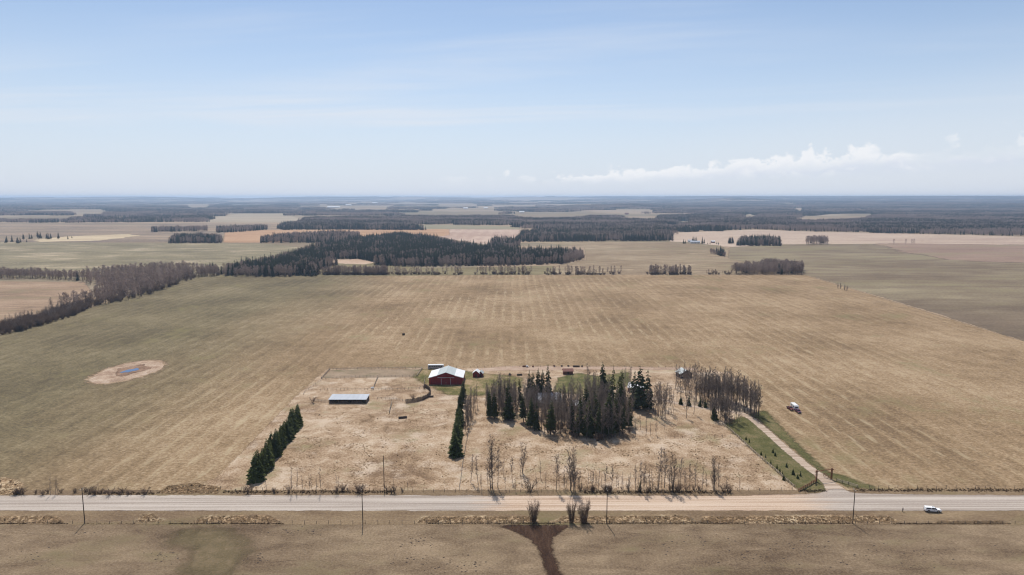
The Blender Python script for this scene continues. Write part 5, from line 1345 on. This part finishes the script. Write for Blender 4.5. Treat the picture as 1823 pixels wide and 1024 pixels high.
def joined(tm, cm, name):
    bm = bmesh.new(); bm.from_mesh(tm); n0 = len(bm.faces); bm.from_mesh(cm); bm.faces.ensure_lookup_table()
    for f in bm.faces[n0:]: f.material_index = 1
    me = bpy.data.meshes.new(name); bm.to_mesh(me); bm.free(); me.materials.clear()
    me.materials.append(M['bark']); me.materials.append(M['twig']); return me
thick_kit = make_kit('thicket_kit', [('bare_a%d' % i, joined(a_, b_, 'bare')) for i, (a_, b_, h_) in enumerate(ASPEN[:6])] + [('bush_b%d' % i, SHRUB[i][1]) for i in range(3)])
tp_ = []
for poly_, n_b, hb_ in ((main, 62, (9, 17)), ([(862, 735), (868, 745), (890, 748), (915, 750), (925, 735), (918, 715), (880, 712)], 34, (10, 16)), ([(1236, 716), (1262, 702), (1300, 712), (1330, 722), (1352, 742), (1340, 746), (1316, 728), (1272, 722), (1240, 720)], 36, (11, 18)), ([(1262, 742), (1282, 735), (1305, 742), (1318, 752), (1300, 758), (1285, 754), (1268, 752)], 14, (9, 15)), ([(823, 770), (838, 768), (842, 735), (830, 725)], 16, (7, 12))):
    for x, y in inside_pts(poly_, n_b, RB, 1.3, avoid[:4]):
        h = RB.uniform(*hb_); tp_.append((x, y, 0, h / 17 * 0.95, h / 17, RB.randint(0, 5)))
    for x, y in inside_pts(poly_, n_b // 2, RB, 1.0, avoid[:4]): tp_.append((x, y, 0, RB.uniform(0.6, 1.1), RB.uniform(0.4, 0.9), 6 + RB.randint(0, 2)))
scatter_object('grove_thicket', tp_, thick_kit, 'thin bare stems and brush filling the farmyard groves')
# hedgerow remainder and the far treeline of bare trees
tl = [(x, y, 0, h / 17 * w, h / 17, int(NR.integers(0, 4))) for x, y, h, w in far_bare]
for poly_, n_b in (([(-5, 598), (40, 590), (130, 563), (165, 547), (160, 538), (100, 555), (40, 575), (-5, 585)], 260), ([(165, 546), (250, 531), (352, 494), (350, 487), (250, 500), (170, 520)], 260)):
    for x, y in inside_pts(poly_, n_b, RB, 1.2, []): tl.append((x, y, 0, RB.uniform(0.7, 1.1), RB.uniform(0.6, 1.3), 8 + RB.randint(0, 1)))
tl += fill(PL([(-40, 497), (60, 497), (140, 500), (140, 495), (60, 492), (-40, 492)]), 4.5, 0.0, (9, 15))
def treeline(x0, x1, py, n, hb=(9, 17), clump=True):
    for i in range(n):
        px = RB.uniform(x0, x1)
        if clump and math.sin(px * 0.11) + math.sin(px * 0.043 + 1) + RB.uniform(-1, 1) < -0.5: continue
        x, y = P(px, py + RB.uniform(-1.2, 0.8)); h = RB.uniform(*hb)
        tl.append((x, y, 0, h / 17 * RB.uniform(0.7, 1.2), h / 17, int(NR.integers(0, 4))))
        if RB.random() < 0.7: tl.append((x + RB.uniform(-4, 4), y, 0, RB.uniform(0.6, 1.1), RB.uniform(0.3, 0.8), 8 + RB.randint(0, 1)))
treeline(572, 690, 489.0, 210, (9, 16), False); treeline(690, 850, 488.8, 90, (6, 15)); treeline(850, 1108, 488.6, 170, (6, 16)); treeline(1155, 1255, 488.4, 110, (8, 17)); treeline(1255, 1310, 488.4, 30, (4, 9))
tl += fill(PL([(352, 494), (370, 493), (392, 491), (388, 485), (372, 484), (354, 487)]), 4.2, 0.05, (9, 16))
tl += fill(PL([(1300, 489), (1340, 489.5), (1428, 489), (1430, 481), (1400, 478), (1370, 477), (1345, 482), (1310, 486)]), 4.2, 0.0, (12, 19))
tl += fill(PL([(1262, 452), (1290, 458), (1292, 455), (1265, 449)]), 5, 0.0, (8, 11))
tl += fill(PL([(1432, 436), (1476, 435.5), (1474, 433), (1436, 433)]), 8, 0.0, (17, 22))
tl += [(*P(px, 435.5), 0, 1.0, 0.9, 1) for px in (1591, 1612, 1623, 1627)]
scatter_object('bare_treeline', tl, kit, 'long thin line of bare grey trees along the back of the hay field')
# the dark wood behind the hay field
W1 = PL([(384, 490), (400, 492), (470, 493), (563, 492), (572, 480), (600, 472), (660, 472), (720, 475), (800, 474), (900, 473), (1000, 470), (1037, 463), (1038, 455), (1000, 453), (905, 452), (880, 449), (850, 445), (790, 433), (745, 424), (700, 423), (640, 430), (570, 441), (530, 455), (470, 472), (400, 486)])
hole = PL([(574, 471), (576, 463), (640, 461), (668, 467), (664, 473)])
pts = [q for q in fill(W1, 5.0, 0.72, (11, 17), (13, 25), front=0.14) if not inpoly(np.array([q[0]]), np.array([q[1]]), hole)[0]]
pts += [(*P(px, 489 + RB.uniform(-2, 2)), 0, 1.0, RB.uniform(0.8, 1.1), 4 + i % 4) for i, px in enumerate([388, 394, 540, 545, 548, 553, 556, 560, 430])]
scatter_object('dark_wood', pts, kit, 'big dark mixed wood of spruce and bare poplar behind the hay field')
sm = []
sm += fill(PL([(300, 433.5), (396, 433), (394, 426), (360, 423), (310, 425)]), 6.5, 0.95, front=0.35)           # small dark wood
scatter_object('small_dark_wood', sm, kit, 'small compact dark spruce wood on the left plain')
sm = fill(PL([(462, 433), (600, 433), (640, 428), (640, 420), (590, 418), (505, 423), (465, 428)]), 7.5, 0.35)
sm += fill(PL([(385, 415), (430, 413), (477, 409), (475, 406), (430, 407), (386, 409)]), 8, 0.4) + fill(PL([(270, 414), (290, 413), (370, 412), (370, 409), (300, 409.5), (270, 411)]), 9, 0.3)
scatter_object('farm_belt', sm, kit, 'loose tree belts around the orange-tan field')
sm = fill(PL([(1310, 438), (1390, 438), (1388, 430), (1360, 427), (1320, 430)]), 7, 0.85, front=0.6)
sm += fill(PL([(1297, 434), (1306, 434), (1306, 432), (1297, 432)]), 7, 0.7)
scatter_object('right_dark_clump', sm, kit, 'dark spruce clump standing before the long pale field')
sm = fill(PL([(918, 431), (1060, 430), (1197, 429), (1197, 419), (1190, 404), (1080, 402), (985, 404), (985, 413), (930, 416)]), 7.5, 0.75, front=0.8)
sm += fill(PL([(496, 408), (620, 409), (760, 410), (735, 405), (735, 399), (640, 396), (540, 397), (500, 401)]), 9, 0.75, front=0.85)
sm += fill(PL([(868, 440), (905, 449), (925, 440), (925, 432), (880, 430)]), 7.5, 0.8)
scatter_object('middle_woods', sm, kit, 'band of dark spruce woods in the middle distance')

# far forest: stands of many trees, laid over the plain by where woodland is
def stand_mesh(name, size, n, spruce, hmin, hmax):
    mb = MB()
    for i in range(n):
        x, y = RT.uniform(-size / 2, size / 2), RT.uniform(-size / 2, size / 2)
        h = RT.uniform(hmin, hmax)
        sp = RT.random() < spruce
        if not sp:
            for q in range(24):
                t = 0.2 + 0.8 * RT.random() ** 0.8; rr_ = h * 0.2 * RT.random() ** 0.5; aa = RT.uniform(0, 6.28)
                c = Vector((x + rr_ * math.cos(aa), y + rr_ * math.sin(aa), h * t * 0.95)); d = Vector((RT.gauss(0, .4), RT.gauss(0, .4), 1)).normalized()
                i0 = len(mb.m); sliver(mb, c - d * 1.6, c + d * 1.8, RT.uniform(0.6, 1.1)); mb.m[i0:] = [1] * (len(mb.m) - i0)
            continue
        k = 5; b = len(mb.v); r = h * (0.16 if sp else 0.24); a0 = RT.uniform(0, 6)
        prof = [(0.95, 0.06), (0.45, 0.55), (0.0, 1.0)] if sp else [(0.30, 0.10), (0.95, 0.55), (0.62, 0.88), (0.0, 1.0)]
        for q, t in prof[:-1]:
            for j in range(k): 
                w = RT.uniform(0.7, 1.25)
                mb.v.append((x + r * q * w * math.cos(a0 + j * 1.2566), y + r * q * w * math.sin(a0 + j * 1.2566), h * t * RT.uniform(0.93, 1.05)))
        mb.v.append((x, y, h))
        m = len(prof) - 1
        for q in range(m - 1):
            for j in range(k): mb.f.append((b + q * k + j, b + q * k + (j + 1) % k, b + (q + 1) * k + (j + 1) % k, b + (q + 1) * k + j)); mb.m.append(0 if sp else 1)
        for j in range(k): mb.f.append((b + (m - 1) * k + j, b + (m - 1) * k + (j + 1) % k, b + m * k)); mb.m.append(0 if sp else 1)
    me = bpy.data.meshes.new(name); me.from_pydata(mb.v, [], mb.f)
    me.materials.append(M['farspruce']); me.materials.append(M['fartwig']); me.polygons.foreach_set('material_index', mb.m); me.update()
    return me
kit2 = make_kit('stand_kit', [('a_bare_stand%d' % i, stand_mesh('s', 62, 70, 0.12, 12, 18)) for i in range(2)] + [('b_mixed_stand%d' % i, stand_mesh('s', 62, 75, 0.5, 13, 20)) for i in range(2)] + [('c_spruce_stand%d' % i, stand_mesh('s', 62, 85, 0.92, 13, 21)) for i in range(2)])
CLEAR = [[(-300, 432), (-300, 396.5), (150, 396.5), (300, 395.5), (370, 396), (370, 388), (420, 381), (500, 380.5), (545, 391), (520, 397), (500, 401), (500, 409), (760, 409), (760, 432)],
         [(-300, 388), (-300, 384), (50, 383.5), (140, 384), (90, 388.5)], [(60, 375), (195, 376), (195, 373.5), (65, 373.5)], [(75, 390), (135, 388), (130, 386.5), (72, 387.5)], [(125, 381.5), (190, 380.5), (190, 379), (130, 379.5)], [(210, 393), (235, 392), (230, 390.5), (210, 391)],
         [(328, 370), (380, 369), (378, 366.5), (330, 367)], [(700, 381), (800, 372), (905, 376), (830, 383)], [(720, 432), (735, 399), (925, 402), (925, 408.5), (985, 409), (985, 413), (930, 416), (930, 432)],
         [(905, 380), (940, 378), (1055, 380), (1050, 384.5), (930, 387)], [(1104, 388), (1104, 381.5), (1135, 381), (1180, 385.5), (1175, 388)], [(1005, 376), (1100, 374), (1168, 373), (1168, 376), (1080, 377)],
         [(1410, 390), (1430, 385), (1500, 380.5), (1560, 380.5), (1540, 386), (1500, 389)], [(1319, 387), (1350, 384), (1345, 381), (1322, 382)], [(1408, 377), (1440, 374), (1438, 371), (1412, 372)], [(1520, 376), (1545, 374), (1545, 372), (1522, 373)],
         [(1186, 440), (1196, 414), (1345, 409), (1460, 412.5), (1700, 417.5), (1830, 421), (2100, 426), (2100, 440)], [(590, 371), (690, 370), (700, 367), (560, 366.5)], [(1208, 394.5), (1234, 394), (1236, 392), (1210, 391)], [(1196, 404), (1212, 400), (1212, 394), (1206, 393), (1192, 401)]]
def far_forest():
    out = []
    sp = 58.0
    for ring, (y0, y1, step) in enumerate([(1900, 5200, 56), (5200, 11000, 95), (11000, 23000, 210)]):
        xs = np.arange(-y1 * 0.92, y1 * 0.92, step); ysr = np.arange(y0, y1, step)
        gx, gy = np.meshgrid(xs, ysr); gx = (gx + NR.uniform(-.4, .4, gx.shape) * step).ravel(); gy = (gy + NR.uniform(-.4, .4, gy.shape) * step).ravel()
        gz = land(gx, gy)
        k = np.abs(gx) < gy * 0.9
        gx, gy, gz = gx[k], gy[k], gz[k]
        px, py = topx(gx, gy, 0)
        blocked = np.zeros(len(gx), bool)
        tp = 17 * FPX / gy
        for c in CLEAR:
            for q in (0.0, 0.35, 0.7, 1.0): blocked |= inpoly(px, py - tp * q, c)
        fwd = ~blocked
        for i in np.nonzero(fwd)[0]:
            x, y = gx[i], gy[i]
            if py[i] > 425 and not (1820 < px[i] < 2100): continue
            big = mnoise.noise(Vector((x / 1900, y / 650, 0.7))) + 0.5 * mnoise.noise(Vector((x / 700, y / 300, 4.1)))
            west = 0.45 * float(sstep(0.12, 0.35, math.atan2(x, y)))
            thr = 0.34 if py[i] > 388 else (0.04 if y < 7600 else -0.14)
            # open farmland in the centre far off
            if y > 6200: thr -= 0.22 * math.exp(-((math.atan2(x, y) + 0.03) / 0.16) ** 2)
            if big > thr + west: continue
            q = mnoise.noise(Vector((x / 420, y / 170, 9.0))) + mnoise.noise(Vector((x / 1400, y / 600, 2.0))) * 0.8 - 0.04
            kind = 0 if q < -0.10 else (2 if q < 0.12 else 4)
            s = step / 58.0 * 1.1
            zs = RT.uniform(0.9, 1.15)
            out.append((x, y, gz[i] - 0.2, s, zs, kind + RT.randint(0, 1)))
    scatter_object('far_forest', out, kit2, 'blue-dark far forest stretching to the horizon')
    print('far stands', len(out))
far_forest()
# river glint far right of centre
n_ = NT('river_water')
river_m = n_.done(lin(120, 140, 165, 0.6), 0.05, n_.bump(n_.noise(n_.obj, 0.3, 2), 0.1, 0.3), spec=0.6)
sheet('river', PL([(1209, 394), (1233, 393.4), (1234, 392.4), (1212, 392)]), 0.5, river_m, 40, 0, 'far glint of river water')
sheet('river', PL([(1194, 402), (1208, 398.5), (1210, 395), (1207, 395), (1203, 398)]), 0.5, river_m, 40, 0, 'far river bend')

# ------------------------------------------------------------------ tussocks, weeds, mole mounds
def tuft(mat, n=8, h=0.45, sp=0.6, w=0.2):
    mb = MB()
    for i in range(n):
        a = RT.uniform(0, 6.28); o = Vector((RT.uniform(-.25, .25), RT.uniform(-.25, .25), -0.02))
        sliver(mb, o, o + Vector((math.cos(a) * sp, math.sin(a) * sp, h * RT.uniform(0.5, 1))), w)
    return fast_mesh(mb, 'tuft', mat)
tk = make_kit('tuft_kit', [('straw%d' % i, tuft(M['straw'])) for i in range(3)] + [('weed%d' % i, tuft(M['weed'], 10, 0.8, 0.4, 0.14)) for i in range(3)])
def scatter_pts(poly, n, weed=0.1, s=(0.6, 1.3), z=0.05, thr=None, sc=9.0):
    xs = [p[0] for p in poly]; ys = [p[1] for p in poly]
    gx = NR.uniform(min(xs), max(xs), n); gy = NR.uniform(min(ys), max(ys), n)
    k = inpoly(gx, gy, poly); gx, gy = gx[k], gy[k]; out = []
    for x, y in zip(gx, gy):
        if thr is not None and mnoise.noise(Vector((x / sc, y / sc, 1.1))) < thr: continue
        q = NR.uniform(*s)
        out.append((x, y, z, q, q * NR.uniform(0.7, 1.2), int(NR.integers(0, 3)) + (3 if NR.uniform() < weed else 0)))
    return out
g = []
for (x0, x1, y0, y1) in TALL: g += scatter_pts(PL([(x0, y1), (x0 + 14, y0 + 2), (x1 - 20, y0 + 1), (x1, y1)]), int((x1 - x0) * 4), 0.05, (0.5, 1.2))
g += scatter_pts(PL([(278, 879), (300, 866), (350, 860), (392, 868), (388, 879)]), 900, 0.05) + scatter_pts(PL([(-30, 882), (-20, 855), (20, 852), (40, 862), (40, 882)]), 500, 0.05)
g += scatter_pts(PL([(820, 872), (830, 800), (900, 780), (1120, 800), (1280, 770), (1400, 866), (1300, 874)]), 5000, 0.05, (0.4, 1.0), thr=0.0)
g += scatter_pts(PL([(440, 870), (520, 760), (560, 725), (800, 725), (800, 870)]), 4000, 0.07, (0.4, 0.9), thr=0.05)
scatter_object('dry_tall_grass', g, tk, 'pale tufts of tall dry grass over verge and yard')
g = []
for (x0, x1) in ((-20, 120), (130, 240), (300, 505), (740, 1520), (1590, 1800)):
    A, B_ = P(x0, 933.2), P(x1, 933.2)
    for i in range(int((x1 - x0) * 2.6)):
        x = NR.uniform(A[0], B_[0])
        if x0 == 130 and NR.uniform() < 0.8: continue
        if mnoise.noise(Vector((x / 14, 2.0, x0))) < -0.18: continue
        g.append((x, A[1] + 0.25 + NR.normal(0, 0.2) + (0.25 if x0 == 740 else 0), 0.05, NR.uniform(0.3, 0.7), NR.uniform(0.2, 0.45), 3 + int(NR.integers(0, 3))))
for (x0, x1, py) in ((395, 700, 876.5), (1525, 1840, 873.0), (160, 275, 878.5), (1425, 1470, 874.8), (1040, 1300, 877.0)):
    A, B_ = P(x0, py), P(x1, py)
    for i in range(int((x1 - x0) * 2.2)): g.append((NR.uniform(A[0], B_[0]), A[1] + NR.normal(0, 0.8), 0.05, NR.uniform(0.4, 1.1), NR.uniform(0.3, 0.9), 3 + int(NR.integers(0, 3)) if NR.uniform() < 0.8 else 0))
scatter_object('dark_fence_weeds', g, tk, 'dark line of weeds grown along the roadside fences')
def mounds():
    mb = MB()
    for (cx, cy, rx, ry, n) in ((295, 992, 26, 12, 26), (455, 995, 22, 10, 22), (745, 965, 30, 12, 26), (760, 1000, 55, 22, 40), (545, 945, 50, 8, 26), (1430, 972, 40, 12, 26), (1370, 995, 40, 12, 16), (840, 1005, 40, 16, 26), (160, 950, 30, 8, 10), (1190, 965, 60, 25, 22), (1310, 985, 60, 25, 18), (60, 990, 60, 25, 16), (1620, 985, 120, 25, 26), (1490, 1000, 60, 12, 14)):
        for i in range(n):
            x, y = P(cx + NR.normal(0, rx * 0.6), min(1060, cy + NR.normal(0, ry * 0.6)))
            r = NR.uniform(0.12, 0.36); k = 7
            v = [(x + r * NR.uniform(0.7, 1.3) * math.cos(j * 6.283 / k) * 1.3, y + r * NR.uniform(0.7, 1.3) * math.sin(j * 6.283 / k), 0.03) for j in range(k)] + [(x + NR.uniform(-.1, .1), y, 0.05 + r * 0.5)]
            mb.add(v, [(j, (j + 1) % k, k) for j in range(k)])
    o = mb.build('soil_mounds', M['soil']); tag(o, 'scattered dark gopher mounds in the foreground pasture', 'mounds', None, 'stuff')
mounds()

# ------------------------------------------------------------------ air
def haze():
    m = bpy.data.materials.new('air'); m.use_nodes = True
    t = m.node_tree; t.nodes.clear()
    o = t.nodes.new('ShaderNodeOutputMaterial'); v = t.nodes.new('ShaderNodeVolumePrincipled')
    v.inputs['Color'].default_value = (0.60, 0.77, 1.0, 1); v.inputs['Density'].default_value = 0.000068; v.inputs['Anisotropy'].default_value = 0.4
    t.links.new(v.outputs[0], o.inputs['Volume'])
    h = MB().box(-24500, 24500, -24500, 24500, -1.5, 156).build('haze', m)
    tag(h, 'pale blue air between the camera and the horizon', 'haze', None, 'stuff')
haze()

# tell apart the members of loose rows by their place, counted from the left
for g in ('brush at the left roadside', 'scrub before the left paddock', 'scattered poplars right of the grove', 'poplars before the cabin', 'poplars right of the conifers', 'brush under the roadside trees'):
    ms = sorted([o for o in COL.objects if o.get('group') == g], key=lambda o: topx(o.location.x, o.location.y)[0])
    for i, o in enumerate(ms):
        if i < len(ORD): o['label'] = '%s from the left: %s' % (ORD[i], o['label'])
